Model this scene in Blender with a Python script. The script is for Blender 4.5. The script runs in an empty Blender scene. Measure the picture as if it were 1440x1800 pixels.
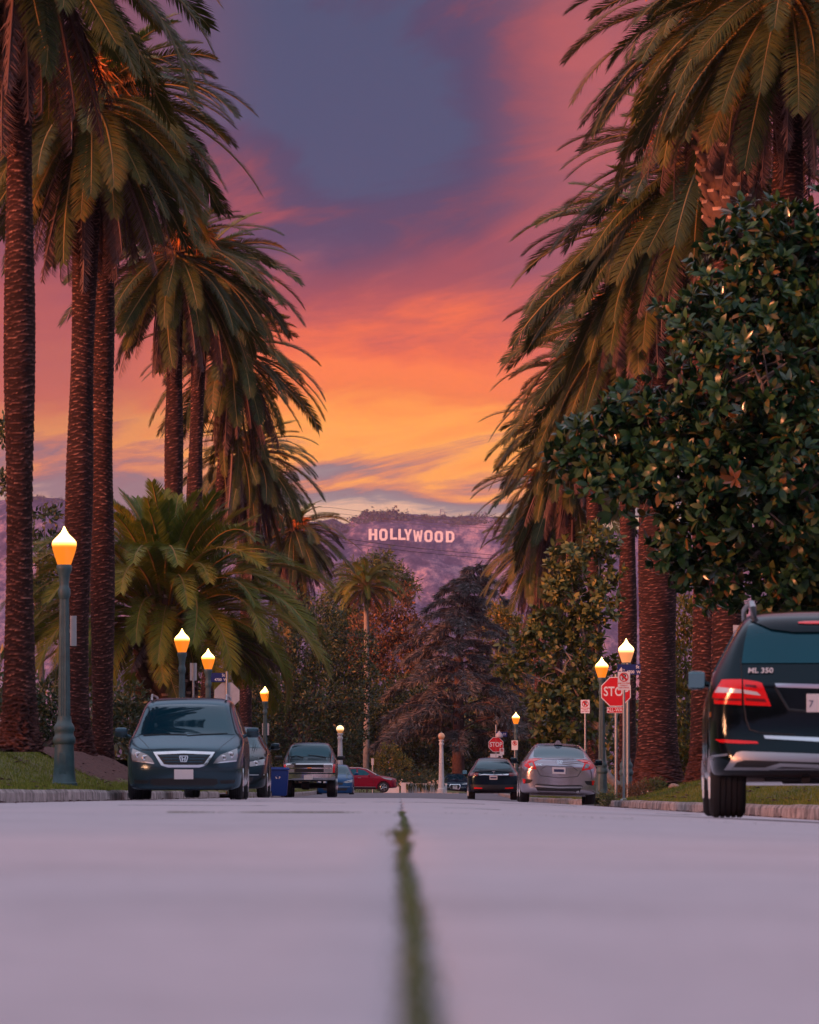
import bpy, bmesh, math, random
import numpy as np
from mathutils import Vector, Matrix, Euler, noise
from mathutils.bvhtree import BVHTree
from mathutils.geometry import tessellate_polygon

R = math.radians
sc = bpy.context.scene
COL = sc.collection
rnd = random.Random(7)

# ------------------------------------------------------------------ camera
F = 10000.0            # focal length in photo pixels (1440 wide): a 250 mm lens
HY = 1396.0            # photo row of the horizon
CAMZ = 0.12
cam = bpy.data.cameras.new('camera')
cam.sensor_fit = 'HORIZONTAL'; cam.sensor_width = 36.0; cam.lens = 36.0 * F / 1440.0
cam.shift_y = (HY - 900.0) / 1440.0
cam.clip_start = 0.3; cam.clip_end = 40000.0
cam.dof.use_dof = True; cam.dof.focus_distance = 260.0; cam.dof.aperture_fstop = 12.5
camo = bpy.data.objects.new('camera', cam); COL.objects.link(camo)
camo.location = (0, 0, CAMZ); camo.rotation_euler = (R(90), 0, 0)
sc.camera = camo

def lin(c):
    c = c / 255.0
    return c / 12.92 if c <= 0.04045 else ((c + 0.055) / 1.055) ** 2.4
def S(r, g, b, k=1.0): return (lin(r) * k, lin(g) * k, lin(b) * k, 1.0)

class N:
    """small node-tree helper"""
    def __init__(s, nt): s.nt = nt; s.nodes = nt.nodes; s.links = nt.links
    def new(s, t, **kw):
        n = s.nodes.new(t)
        for k, v in kw.items(): setattr(n, k, v)
        return n
    def put(s, sock, v):
        if isinstance(v, bpy.types.NodeSocket): s.links.new(v, sock)
        elif v is not None: sock.default_value = v
    def m(s, op, a, b=None, c=None, clamp=False):
        n = s.new('ShaderNodeMath', operation=op); n.use_clamp = clamp
        s.put(n.inputs[0], a)
        if b is not None: s.put(n.inputs[1], b)
        if c is not None: s.put(n.inputs[2], c)
        return n.outputs[0]
    def rng(s, v, a, b, c=0.0, d=1.0, smooth=True):
        n = s.new('ShaderNodeMapRange', interpolation_type='SMOOTHSTEP' if smooth else 'LINEAR')
        s.put(n.inputs[0], v); n.inputs[1].default_value = a; n.inputs[2].default_value = b
        n.inputs[3].default_value = c; n.inputs[4].default_value = d
        return n.outputs[0]
    def mix(s, f, a, b, mode='MIX'):
        n = s.new('ShaderNodeMix', data_type='RGBA', blend_type=mode)
        s.put(n.inputs[0], f); s.put(n.inputs[6], a); s.put(n.inputs[7], b)
        return n.outputs[2]
    def ramp(s, f, stops, interp='LINEAR'):
        n = s.new('ShaderNodeValToRGB'); r = n.color_ramp; r.interpolation = interp
        while len(r.elements) > 1: r.elements.remove(r.elements[-1])
        r.elements[0].position = stops[0][0]; r.elements[0].color = stops[0][1]
        for p, c in stops[1:]:
            e = r.elements.new(p); e.color = c
        s.put(n.inputs[0], f)
        return n.outputs[0]
    def noise(s, vec, scale, detail=4, rough=0.55, dist=0.0):
        n = s.new('ShaderNodeTexNoise'); s.put(n.inputs['Vector'], vec)
        n.inputs['Scale'].default_value = scale; n.inputs['Detail'].default_value = detail
        n.inputs['Roughness'].default_value = rough; n.inputs['Distortion'].default_value = dist
        return n.outputs[0]
    def comb(s, x, y, z):
        n = s.new('ShaderNodeCombineXYZ'); s.put(n.inputs[0], x); s.put(n.inputs[1], y); s.put(n.inputs[2], z)
        return n.outputs[0]
    def sep(s, v):
        n = s.new('ShaderNodeSeparateXYZ'); s.put(n.inputs[0], v); return n.outputs
    def obj(s): return s.new('ShaderNodeTexCoord').outputs['Object']

# ------------------------------------------------------------------ sky
SUN_EL, SUN_AZ = 8.0, -126.0           # degrees; azimuth from straight ahead, positive to the right
def make_world():
    w = bpy.data.worlds.new('World'); sc.world = w; w.use_nodes = True
    t = N(w.node_tree); t.nodes.clear()
    out = t.new('ShaderNodeOutputWorld'); bg = t.new('ShaderNodeBackground')
    t.links.new(bg.outputs[0], out.inputs[0])
    d = t.new('ShaderNodeTexCoord').outputs['Generated']
    x, y, z = t.sep(d)
    el = t.m('DEGREES', t.m('ARCSINE', z))
    az = t.m('DEGREES', t.m('ARCTAN2', x, y))
    zc = t.m('ADD', t.m('MAXIMUM', z, 0.0), 0.05)
    px = t.m('DIVIDE', x, zc); py = t.m('DIVIDE', y, zc)
    cv = t.comb(t.m('MULTIPLY', px, 1.5), t.m('MULTIPLY', py, 0.9), 0.0)       # flat cloud deck
    nA = t.noise(cv, 1.1, 5, 0.55, 0.4)
    cv2 = t.comb(t.m('MULTIPLY', px, 2.0), t.m('ADD', t.m('MULTIPLY', py, 1.0), t.m('MULTIPLY', px, 1.5)), 5.2)
    nB = t.noise(cv2, 1.3, 8, 0.62, 0.5)
    cv3 = t.comb(t.m('MULTIPLY', px, 0.8), t.m('MULTIPLY', py, 0.45), 9.1)
    nC = t.noise(cv3, 1.5, 4, 0.55, 0.3)
    wob = t.m('MULTIPLY', t.m('SUBTRACT', nA, 0.5), 0.9)
    wob2 = t.m('MULTIPLY', t.m('SUBTRACT', nB, 0.5), 1.9)
    e1 = t.m('ADD', t.m('ADD', el, wob), wob2)
    # the lit band tilts a little: lower to the left
    e1 = t.m('ADD', e1, t.m('MULTIPLY', t.rng(az, -4.5, 4.5, -1, 1, False), 0.05))
    def P(e): return e / 10.0
    warm = t.ramp(t.m('DIVIDE', e1, 10.0), [
        (P(0.0), S(225, 150, 120)), (P(2.5), S(236, 190, 152)), (P(2.82), S(236, 188, 152)),
        (P(2.98), S(150, 138, 136)), (P(3.16), S(146, 124, 124)), (P(3.30), S(226, 140, 92)), (P(3.46), S(255, 166, 56, 1.15)), (P(3.72), S(255, 150, 50, 1.12)),
        (P(4.0), S(255, 130, 52)), (P(4.3), S(255, 126, 54, 1.08)), (P(4.6), S(246, 112, 60)), (P(4.85), S(218, 98, 72)), (P(5.2), S(182, 84, 80)),
        (P(5.6), S(128, 72, 92)), (P(6.3), S(104, 72, 98)), (P(8.0), S(112, 76, 100)), (P(10), S(108, 78, 108))])
    # pink and blue-grey patches of the higher deck
    def blob(a0, e0, sa, se, tilt=0.0):
        da = t.m('SUBTRACT', az, a0); de = t.m('SUBTRACT', el, e0)
        de = t.m('ADD', de, t.m('MULTIPLY', da, tilt))
        q = t.m('ADD', t.m('POWER', t.m('DIVIDE', da, sa), 2.0), t.m('POWER', t.m('DIVIDE', de, se), 2.0))
        return t.m('EXPONENT', t.m('MULTIPLY', q, -1.0))
    deck = t.rng(e1, 4.7, 6.0)
    pink = t.m('ADD', t.m('MULTIPLY', nC, 1.5), t.m('MULTIPLY', nB, 2.8))
    pink = t.m('SUBTRACT', pink, 1.98)
    for b, k in ((blob(1.6, 7.35, 1.5, 0.85, 0.1), 0.66), (blob(-1.65, 6.35, 0.7, 0.5, 0.0), 0.75), (blob(0.9, 5.5, 1.5, 0.32, -0.38), 0.55), (blob(1.7, 6.6, 1.2, 0.4, -0.1), 0.3), (blob(-4.0, 6.0, 2.0, 1.6), 0.3)):
        pink = t.m('ADD', pink, t.m('MULTIPLY', b, k))
    for b, k in ((blob(-0.75, 6.85, 1.3, 0.75, 0.22), 0.62), (blob(-0.3, 5.95, 1.1, 0.5, 0.15), 0.35)):
        pink = t.m('SUBTRACT', pink, t.m('MULTIPLY', b, k))
    dk = t.ramp(t.rng(pink, -0.2, 1.15, 0, 1, False), [(0.0, S(56, 82, 114)), (0.22, S(66, 70, 102)), (0.36, S(78, 70, 100)), (0.5, S(116, 70, 90)), (0.75, S(172, 80, 82)), (1.0, S(200, 90, 82))])
    warm = t.mix(t.m('MULTIPLY', deck, 0.9), warm, dk)
    # the glow fades into mauve cloud away from its core
    warm = t.mix(t.m('MULTIPLY', t.rng(az, -1.2, -3.4), t.rng(el, 3.1, 4.4, 0.25, 0.72)), warm, S(150, 80, 86))
    warm = t.mix(t.m('MULTIPLY', t.rng(az, 0.5, 2.0), t.rng(el, 3.7, 4.4, 0.0, 0.62)), warm, S(190, 100, 98))
    # away from the afterglow the same deck is blue and mauve
    cool = t.ramp(t.m('DIVIDE', t.m('ADD', el, t.m('MULTIPLY', wob, 4.0)), 30.0), [(0.0, S(168, 128, 140)), (0.25, S(150, 130, 158)), (1.0, S(120, 148, 180))])
    glow = t.m('ADD', t.m('MULTIPLY', y, 0.8), t.m('MULTIPLY', x, -0.6))
    low = t.mix(t.rng(glow, -0.45, 0.5), cool, warm)
    sky = t.new('ShaderNodeTexSky', sky_type='NISHITA'); sky.sun_disc = False
    sky.sun_elevation = R(SUN_EL); sky.sun_rotation = R(SUN_AZ)
    nish = t.mix(1.0, sky.outputs[0], (0.10, 0.10, 0.10, 1), 'MULTIPLY')
    up = t.mix(0.5, nish, (1.12, 1.18, 1.50, 1))
    up = t.mix(t.m('MULTIPLY', t.rng(nC, 0.42, 0.75), 0.3), up, S(214, 160, 170))
    col = t.mix(t.rng(t.m('ADD', el, t.m('MULTIPLY', wob, 6.0)), 9.0, 34.0), low, up)
    t.links.new(col, bg.inputs[0]); bg.inputs[1].default_value = 1.0
make_world()
sun = bpy.data.lights.new('sun', 'SUN'); sun.energy = 6.2; sun.angle = R(9); sun.color = (1.0, 0.31, 0.14)
suno = bpy.data.objects.new('sun', sun); COL.objects.link(suno)
_sd = Vector((math.sin(R(SUN_AZ)) * math.cos(R(SUN_EL)), math.cos(R(SUN_AZ)) * math.cos(R(SUN_EL)), math.sin(R(SUN_EL))))
suno.rotation_euler = _sd.to_track_quat('Z', 'Y').to_euler(); suno.location = (-60, -20, 40)
sc.view_settings.view_transform = 'Standard'; sc.view_settings.look = 'None'
sc.view_settings.exposure = 0.0; sc.view_settings.gamma = 1.0; sc.view_settings.use_curve_mapping = False
sc.render.engine = 'CYCLES'
cy = sc.cycles
cy.max_bounces = 6; cy.diffuse_bounces = 3; cy.glossy_bounces = 3; cy.transmission_bounces = 4; cy.transparent_max_bounces = 6
cy.use_denoising = True; cy.sample_clamp_indirect = 4.0

# ------------------------------------------------------------------ helpers
def U(px, py, ppm):
    """photo pixel at a distance where one metre covers ppm pixels -> world point"""
    return Vector(((px - 720.0) / ppm, F / ppm, CAMZ + (HY - py) / ppm))
def tag(o, label=None, cat=None, group=None, kind=None):
    if label: o['label'] = label
    if cat: o['category'] = cat
    if group: o['group'] = group
    if kind: o['kind'] = kind
    return o
def empty(name, loc=(0, 0, 0), rot=(0, 0, 0)):
    o = bpy.data.objects.new(name, None); o.location = loc; o.rotation_euler = rot
    o.empty_display_size = 0.2; COL.objects.link(o); return o
def link(name, me, parent=None, loc=None, rot=None):
    o = bpy.data.objects.new(name, me); COL.objects.link(o)
    if parent: o.parent = parent
    if loc is not None: o.location = loc
    if rot is not None: o.rotation_euler = rot
    return o
def npmesh(name, V, Fc, mat=None, smooth=False):
    """V (n,3), Fc (m,k): all faces with k corners"""
    V = np.asarray(V, dtype=np.float32); Fc = np.asarray(Fc, dtype=np.int32)
    me = bpy.data.meshes.new(name)
    me.vertices.add(len(V)); me.vertices.foreach_set('co', V.ravel())
    k = Fc.shape[1]
    me.loops.add(Fc.size); me.loops.foreach_set('vertex_index', Fc.ravel())
    me.polygons.add(len(Fc)); me.polygons.foreach_set('loop_start', np.arange(len(Fc), dtype=np.int32) * k)
    me.update(calc_edges=True)
    if smooth: me.polygons.foreach_set('use_smooth', np.ones(len(Fc), dtype=bool))
    if mat: me.materials.append(mat)
    return me
class MB:
    """collects shapes; build() links them as one mesh object"""
    def __init__(s): s.bm = bmesh.new()
    def box(s, c, d, rot=None, bev=0.0):
        r = bmesh.ops.create_cube(s.bm, size=1.0); vs = r['verts']
        bmesh.ops.scale(s.bm, vec=d, verts=vs)
        if bev:
            es = list({e for v in vs for e in v.link_edges})
            q = bmesh.ops.bevel(s.bm, geom=es, offset=bev, segments=2, affect='EDGES', profile=0.5)
            vs = list({v for f in q['faces'] for v in f.verts} | {v for v in vs if v.is_valid})
        if rot is not None: bmesh.ops.rotate(s.bm, cent=(0, 0, 0), matrix=Euler(rot).to_matrix(), verts=vs)
        bmesh.ops.translate(s.bm, vec=c, verts=vs); return s
    def lathe(s, prof, c=(0, 0, 0), n=20, axis='Z', flute=0.0, cap=True):
        rings = []
        for r, z in prof:
            ring = []
            for i in range(n):
                a = 2 * math.pi * i / n; rr = r * (1 - flute * (i % 2))
                p = (rr * math.cos(a), rr * math.sin(a), z)
                if axis == 'X': p = (z, rr * math.cos(a), rr * math.sin(a))
                if axis == 'Y': p = (rr * math.cos(a), z, rr * math.sin(a))
                ring.append(s.bm.verts.new((p[0] + c[0], p[1] + c[1], p[2] + c[2])))
            rings.append(ring)
        for a, b in zip(rings, rings[1:]):
            for i in range(n): s.bm.faces.new((a[i], a[(i + 1) % n], b[(i + 1) % n], b[i]))
        if cap:
            s.bm.faces.new(rings[0][::-1]); s.bm.faces.new(rings[-1])
        return s
    def tube(s, pts, rad, n=6, cap=True):
        pts = [Vector(p) for p in pts]; rings = []
        if not hasattr(rad, '__len__'): rad = [rad] * len(pts)
        ref = Vector((0, 0, 1))
        for i, p in enumerate(pts):
            t = (pts[min(i + 1, len(pts) - 1)] - pts[max(i - 1, 0)]).normalized()
            if abs(t.dot(ref)) > 0.95: ref = Vector((1, 0, 0)) if abs(t.x) < 0.8 else Vector((0, 1, 0))
            u = t.cross(ref).normalized(); v = u.cross(t)
            rings.append([s.bm.verts.new(p + (u * math.cos(2 * math.pi * k / n) + v * math.sin(2 * math.pi * k / n)) * rad[i]) for k in range(n)])
        for a, b in zip(rings, rings[1:]):
            for i in range(n): s.bm.faces.new((a[i], a[(i + 1) % n], b[(i + 1) % n], b[i]))
        if cap and n > 2:
            s.bm.faces.new(rings[0][::-1]); s.bm.faces.new(rings[-1])
        return s
    def prism(s, poly, y0, y1):
        """poly in (x,z) extruded along y"""
        a = [s.bm.verts.new((p[0], y0, p[1])) for p in poly]; b = [s.bm.verts.new((p[0], y1, p[1])) for p in poly]
        n = len(poly)
        s.bm.faces.new(a); s.bm.faces.new(b[::-1])
        for i in range(n): s.bm.faces.new((a[i], b[i], b[(i + 1) % n], a[(i + 1) % n]))
        return s
    def mesh(s, name, mat, smooth=False):
        bmesh.ops.recalc_face_normals(s.bm, faces=s.bm.faces[:])
        me = bpy.data.meshes.new(name); s.bm.to_mesh(me); s.bm.free()
        if mat: me.materials.append(mat)
        if smooth:
            me.polygons.foreach_set('use_smooth', np.ones(len(me.polygons), dtype=bool))
            me.set_sharp_from_angle(angle=R(42))
        return me
    def build(s, name, mat, parent=None, loc=None, rot=None, smooth=False):
        return link(name, s.mesh(name, mat, smooth), parent, loc, rot)
def copy_tree(o, parent=None):
    c = o.copy(); COL.objects.link(c)
    if parent: c.parent = parent
    for ch in list(o.children): copy_tree(ch, c)
    return c
def smooth01(a, b, v):
    t = min(1.0, max(0.0, (v - a) / (b - a))); return t * t * (3 - 2 * t)
def text_mesh(body, size, mat, ext=0.002, align='CENTER', sx=1.0, off=0.0):
    cu = bpy.data.curves.new('lettering', 'FONT'); cu.body = body; cu.size = size; cu.extrude = ext
    cu.align_x = align; cu.align_y = 'CENTER'; cu.resolution_u = 3; cu.offset = off; cu.space_character = 1.0
    o = bpy.data.objects.new('lettering', cu); COL.objects.link(o)
    dg = bpy.context.evaluated_depsgraph_get(); dg.update()
    me = bpy.data.meshes.new_from_object(o.evaluated_get(dg)); bpy.data.objects.remove(o); bpy.data.curves.remove(cu)
    me.transform(Matrix.Diagonal((sx, 1, 1, 1)) ); me.transform(Matrix.Rotation(R(90), 4, 'X'))   # faces -Y
    me.materials.clear(); me.materials.append(mat); return me
def shape2d(loops, ext, mat, name='lettering'):
    """filled outline with holes in (x,z), facing -Y, thickness 2*ext"""
    cu = bpy.data.curves.new(name, 'CURVE'); cu.dimensions = '2D'; cu.fill_mode = 'BOTH'; cu.extrude = ext
    for lp in loops:
        sp = cu.splines.new('POLY'); sp.points.add(len(lp) - 1); sp.use_cyclic_u = True
        for p, q in zip(sp.points, lp): p.co = (q[0], q[1], 0, 1)
    o = bpy.data.objects.new(name, cu); COL.objects.link(o)
    dg = bpy.context.evaluated_depsgraph_get(); dg.update()
    me = bpy.data.meshes.new_from_object(o.evaluated_get(dg)); bpy.data.objects.remove(o); bpy.data.curves.remove(cu)
    me.transform(Matrix.Rotation(R(90), 4, 'X')); me.materials.clear(); me.materials.append(mat); return me
def ringpts(r, n, cx=0, cz=0, a0=0): return [(cx + r * math.cos(a0 + 2 * math.pi * i / n), cz + r * math.sin(a0 + 2 * math.pi * i / n)) for i in range(n)]

# ------------------------------------------------------------------ materials
def mat(name, col, rough=0.5, metal=0.0, coat=0.0, spec=0.5, emit=None, es=0.0, var=0.0, vscale=3.0, bump=0.0, bscale=20.0):
    m = bpy.data.materials.new(name); m.use_nodes = True
    t = N(m.node_tree); b = t.nodes['Principled BSDF']
    c = col if len(col) == 4 else (*col, 1)
    b.inputs['Roughness'].default_value = rough; b.inputs['Metallic'].default_value = metal
    b.inputs['Coat Weight'].default_value = coat; b.inputs['Coat Roughness'].default_value = 0.04
    b.inputs['Specular IOR Level'].default_value = spec
    if var or bump:
        o = t.obj()
    if var:
        n = t.noise(o, vscale, 5, 0.6)
        lo = tuple(k * (1 - var) for k in c[:3]) + (1,); hi = tuple(min(1, k * (1 + var)) for k in c[:3]) + (1,)
        t.links.new(t.ramp(n, [(0.3, lo), (0.7, hi)]), b.inputs['Base Color'])
    else: b.inputs['Base Color'].default_value = c
    if bump:
        bn = t.new('ShaderNodeBump'); bn.inputs['Strength'].default_value = bump; bn.inputs['Distance'].default_value = 0.02
        t.links.new(t.noise(o, bscale, 4, 0.6), bn.inputs['Height']); t.links.new(bn.outputs[0], b.inputs['Normal'])
    if emit:
        b.inputs['Emission Color'].default_value = emit if len(emit) == 4 else (*emit, 1); b.inputs['Emission Strength'].default_value = es
    return m
def paint(name, col, rough, metal, tint=(.42, .80, .95), spec=0.5):
    m = mat(name, col, rough, metal, 0.0, spec); m.node_tree.nodes['Principled BSDF'].inputs['Specular Tint'].default_value = (*tint, 1); return m
def leafmat(name, stops, rough=0.45, transl=0.2, spec=0.5, objvar=False):
    """stops: colours picked per leaf island"""
    m = bpy.data.materials.new(name); m.use_nodes = True
    t = N(m.node_tree); b = t.nodes['Principled BSDF']; out = t.nodes['Material Output']
    g = t.new('ShaderNodeNewGeometry').outputs['Random Per Island']
    if objvar:
        r = t.new('ShaderNodeObjectInfo').outputs['Random']
        g = t.m('ADD', t.m('MULTIPLY', g, 0.35), t.m('MULTIPLY', r, 0.65))
    c = t.ramp(g, stops)
    t.links.new(c, b.inputs['Base Color']); b.inputs['Roughness'].default_value = rough; b.inputs['Specular IOR Level'].default_value = spec
    tr = t.new('ShaderNodeBsdfTranslucent'); t.links.new(c, tr.inputs[0])
    mx = t.new('ShaderNodeMixShader'); mx.inputs[0].default_value = transl
    t.links.new(b.outputs[0], mx.inputs[1]); t.links.new(tr.outputs[0], mx.inputs[2]); t.links.new(mx.outputs[0], out.inputs[0])
    return m
M = {}
M['tyre'] = mat('tyre_rubber', (0.012, 0.012, 0.013), 0.75)
M['rim'] = mat('rim_alloy', (0.55, 0.56, 0.58), 0.3, 1.0)
M['black'] = mat('black_plastic', (0.012, 0.012, 0.014), 0.5)
M['gloss_black'] = paint('gloss_black', (0.004, 0.005, 0.007), 0.12, 0, (.4, .7, .85), .4)
M['under'] = mat('underbody', (0.012, 0.011, 0.012), 0.8)
M['chrome'] = mat('chrome', (0.82, 0.83, 0.85), 0.12, 1.0)
M['satin'] = mat('satin_metal', (0.45, 0.46, 0.48), 0.35, 1.0)
def glassmat():
    m = mat('tinted_window_glass', (0.003, 0.024, 0.040), 0.03, 0, 0.0, 0.9); m.node_tree.nodes['Principled BSDF'].inputs['Specular Tint'].default_value = (.30, .85, 1.0, 1); return m
M['glass'] = glassmat()
M['lens_red'] = mat('red_lamp_lens', (0.80, 0.008, 0.012), 0.12, 0, 0.35)
M['lens_dark_red'] = mat('dark_red_lens', (0.16, 0.006, 0.012), 0.15, 0, 1.0)
M['lens_clear'] = mat('clear_lamp_lens', (0.30, 0.31, 0.33), 0.12, 0.3, 0.5)
M['lens_white'] = mat('white_reflector', (0.75, 0.72, 0.74), 0.15, 0.2, 1.0)
M['lens_amber'] = mat('amber_lens', (0.7, 0.2, 0.02), 0.12, 0, 1.0)
M['plate'] = mat('number_plate', (0.62, 0.60, 0.62), 0.4)
M['plate_ink'] = mat('plate_ink', (0.03, 0.04, 0.12), 0.5)
M['paint_van'] = paint('slate_blue_paint', (0.034, 0.064, 0.084), 0.14, 0.4, (.55, .84, 1.0))
M['paint_suv'] = paint('black_blue_paint', (0.003, 0.0045, 0.006), 0.08, 0.0, (.55, .82, .95), .45)
M['paint_silver'] = paint('silver_paint', (0.44, 0.43, 0.48), 0.18, 0.8, (.9, .95, 1.0))
M['paint_ev'] = paint('dark_navy_paint', (0.005, 0.010, 0.020), 0.14, 0.0)
M['paint_truck'] = paint('dark_green_grey_paint', (0.018, 0.034, 0.042), 0.22, 0.2)
M['paint_hatch'] = paint('black_paint', (0.004, 0.006, 0.009), 0.13, 0)
M['paint_blue'] = paint('blue_paint', (0.012, 0.06, 0.17), 0.2, 0.2)
M['paint_red'] = paint('red_paint', (0.22, 0.003, 0.020), 0.22, 0.15, (1, .7, .75))
M['paint_navy'] = paint('navy_paint', (0.006, 0.014, 0.034), 0.2, 0.2)
M['lamp_post'] = mat('green_painted_iron', (0.055, 0.105, 0.115), 0.5, 0.0, 0, 0.5, var=0.25, vscale=6, bump=0.15, bscale=40)
M['galv'] = mat('galvanised_steel', (0.30, 0.32, 0.34), 0.45, 0.5, var=0.15, vscale=8)
M['sign_back'] = mat('aluminium_sign_back', (0.50, 0.47, 0.49), 0.5, 0.1, var=0.12, vscale=4)
M['sign_red'] = mat('stop_red', (0.62, 0.012, 0.018), 0.4)
M['sign_white'] = mat('sign_white', (0.78, 0.75, 0.77), 0.45)
M['sign_blue'] = mat('street_sign_blue', (0.012, 0.025, 0.15), 0.4)
M['sign_ink'] = mat('sign_black', (0.015, 0.015, 0.018), 0.5)
M['bin_blue'] = mat('blue_bin_plastic', (0.015, 0.07, 0.36), 0.5)
M['white_paint'] = mat('white_letter_paint', (0.80, 0.78, 0.78), 0.6, var=0.06, vscale=0.4)
M['wood'] = mat('pole_wood', (0.12, 0.085, 0.065), 0.8, var=0.3, vscale=4)
M['wall'] = mat('white_stucco', (0.62, 0.60, 0.60), 0.8, var=0.1, vscale=2)
M['pale_conc'] = mat('pale_concrete_post', (0.52, 0.50, 0.49), 0.75, var=0.12, vscale=6)
M['wire'] = mat('cable_black', (0.02, 0.02, 0.022), 0.7)
M['wire_pale'] = mat('weathered_cable', (0.14, 0.11, 0.13), 0.7)
M['rock'] = mat('sandstone_rock', (0.36, 0.22, 0.17), 0.85, var=0.3, vscale=6, bump=0.5, bscale=15)
M['bark'] = mat('grey_brown_bark', (0.13, 0.10, 0.085), 0.9, var=0.4, vscale=9, bump=0.6, bscale=25)
M['bark_pale'] = mat('pale_grey_bark', (0.26, 0.22, 0.21), 0.9, var=0.25, vscale=5, bump=0.4, bscale=18)
M['bark_red'] = mat('reddish_bark', (0.085, 0.045, 0.042), 0.95, var=0.4, vscale=7, bump=0.6, bscale=20)
G4 = lambda *c: (c[0], c[1], c[2], 1)
M['frond'] = leafmat('frond', [(0.00, G4(0.0200, 0.0270, 0.0080)), (0.40, G4(0.0520, 0.0620, 0.0140)), (0.70, G4(0.0980, 0.0920, 0.0180)), (0.90, G4(0.1650, 0.1050, 0.0180)), (1.00, G4(0.2400, 0.1050, 0.0200))], 0.5, 0.2, 0.25, True)
M['frond_young'] = leafmat('frond_young', [(0.00, G4(0.0550, 0.0854, 0.0140)), (0.45, G4(0.1250, 0.1647, 0.0220)), (0.80, G4(0.2400, 0.2074, 0.0240)), (1.00, G4(0.3800, 0.2196, 0.0250))], 0.5, 0.25, 0.25, True)
M['frond_dead'] = leafmat('frond_dead', [(0.00, G4(0.0650, 0.0360, 0.0360)), (0.50, G4(0.1500, 0.0850, 0.0850)), (1.00, G4(0.2700, 0.1800, 0.1800))], 0.8, 0.12, 0.1, True)
M['rachis'] = mat('frond_stem', (0.22, 0.13, 0.035), 0.5)
M['fruit'] = mat('orange_fruit_stalk', (0.60, 0.15, 0.012), 0.7)
M['magnolia'] = leafmat('magnolia', [(0.00, G4(0.0090, 0.0314, 0.0140)), (0.45, G4(0.0180, 0.0605, 0.0240)), (0.78, G4(0.0360, 0.0829, 0.0240)), (0.92, G4(0.0850, 0.0739, 0.0200)), (1.00, G4(0.1500, 0.0728, 0.0250))], 0.30, 0.08, 0.26)
M['leaf_dark'] = leafmat('dark_leaves', [(0.0, G4(.014, .030, .010)), (0.6, G4(.036, .062, .017)), (0.9, G4(.075, .086, .020)), (1.0, G4(.17, .11, .03))], 0.45, 0.12)
M['leaf_yellow'] = leafmat('yellow_green_leaves', [(0.0, G4(0.0780, 0.0858, 0.0187)), (0.6, G4(0.2028, 0.1716, 0.0281)), (1.0, G4(0.4680, 0.2496, 0.0390))], 0.5, 0.25)
M['leaf_rust'] = leafmat('rusty_leaves', [(0.0, G4(0.0521, 0.0417, 0.0182)), (0.5, G4(0.1562, 0.0781, 0.0325)), (1.0, G4(0.3125, 0.1107, 0.0456))], 0.6, 0.2)
M['leaf_olive'] = leafmat('olive_leaves', [(0.0, G4(0.0395, 0.0660, 0.0215)), (0.6, G4(0.1076, 0.1320, 0.0322)), (1.0, G4(0.2154, 0.1857, 0.0359))], 0.5, 0.18)
M['needles'] = leafmat('needles', [(0.00, G4(0.0450, 0.0450, 0.0420)), (0.50, G4(0.1275, 0.1170, 0.1140)), (1.00, G4(0.2850, 0.2325, 0.2250))], 0.7, 0.1, 0.2)
M['grass'] = leafmat('grass_blades', [(0.0, G4(0.0840, 0.1204, 0.0144)), (0.6, G4(0.1800, 0.2053, 0.0264)), (1.0, G4(0.3360, 0.2690, 0.0720))], 0.6, 0.25, 0.2)
M['moss'] = leafmat('moss', [(0.0, G4(0.0340, 0.0586, 0.0204)), (0.6, G4(0.0935, 0.1271, 0.0340)), (1.0, G4(0.2380, 0.1955, 0.0510))], 0.8, 0.1)
# ------------------------------------------------------------------ ground
def concrete(name, c, streak=False):
    m = bpy.data.materials.new(name); m.use_nodes = True
    t = N(m.node_tree); b = t.nodes['Principled BSDF']; o = t.obj()
    n1 = t.noise(o, 0.9, 6, 0.68, 0.8); n2 = t.noise(o, 11.0, 5, 0.7); n3 = t.noise(o, 90.0, 3, 0.7)
    if streak:
        x, y, z = t.sep(o)
        v = t.comb(t.m('MULTIPLY', x, 2.0), t.m('MULTIPLY', y, 0.8), t.m('MULTIPLY', z, 0.9))
        ns = t.noise(v, 2.6, 5, 0.7)
        base = t.ramp(ns, [(0.40, tuple(k * 0.16 for k in c[:3]) + (1,)), (0.50, tuple(k * 0.75 for k in c[:3]) + (1,)), (0.62, tuple(min(1, k * 1.45) for k in c[:3]) + (1,))])
        base = t.mix(0.4, base, t.ramp(n2, [(0.35, (0.09, 0.075, 0.07, 1)), (0.65, c)]))
    else:
        base = t.ramp(n1, [(0.32, tuple(k * 0.62 for k in c[:3]) + (1,)), (0.5, c), (0.70, tuple(min(1, k * 1.2) for k in c[:3]) + (1,))])
        base = t.mix(0.50, base, t.ramp(n2, [(0.34, tuple(k * 0.62 for k in c[:3]) + (1,)), (0.7, tuple(min(1, k * 1.2) for k in c[:3]) + (1,))]))
        base = t.mix(0.25, base, t.ramp(n3, [(0.35, tuple(k * 0.55 for k in c[:3]) + (1,)), (0.6, tuple(min(1, k * 1.2) for k in c[:3]) + (1,))]))
    t.links.new(base, b.inputs['Base Color']); b.inputs['Roughness'].default_value = 0.75
    bn = t.new('ShaderNodeBump'); bn.inputs['Strength'].default_value = 0.25; bn.inputs['Distance'].default_value = 0.004
    t.links.new(n3, bn.inputs['Height']); t.links.new(bn.outputs[0], b.inputs['Normal'])
    return m
M['concrete'] = concrete('road_concrete', (0.545, 0.455, 0.49, 1))
M['kerb'] = concrete('kerb_concrete', (0.40, 0.34, 0.33, 1), True)
M['asphalt'] = mat('asphalt', (0.16, 0.135, 0.155), 0.8, var=0.2, vscale=1.5, bump=0.2, bscale=60)
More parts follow.
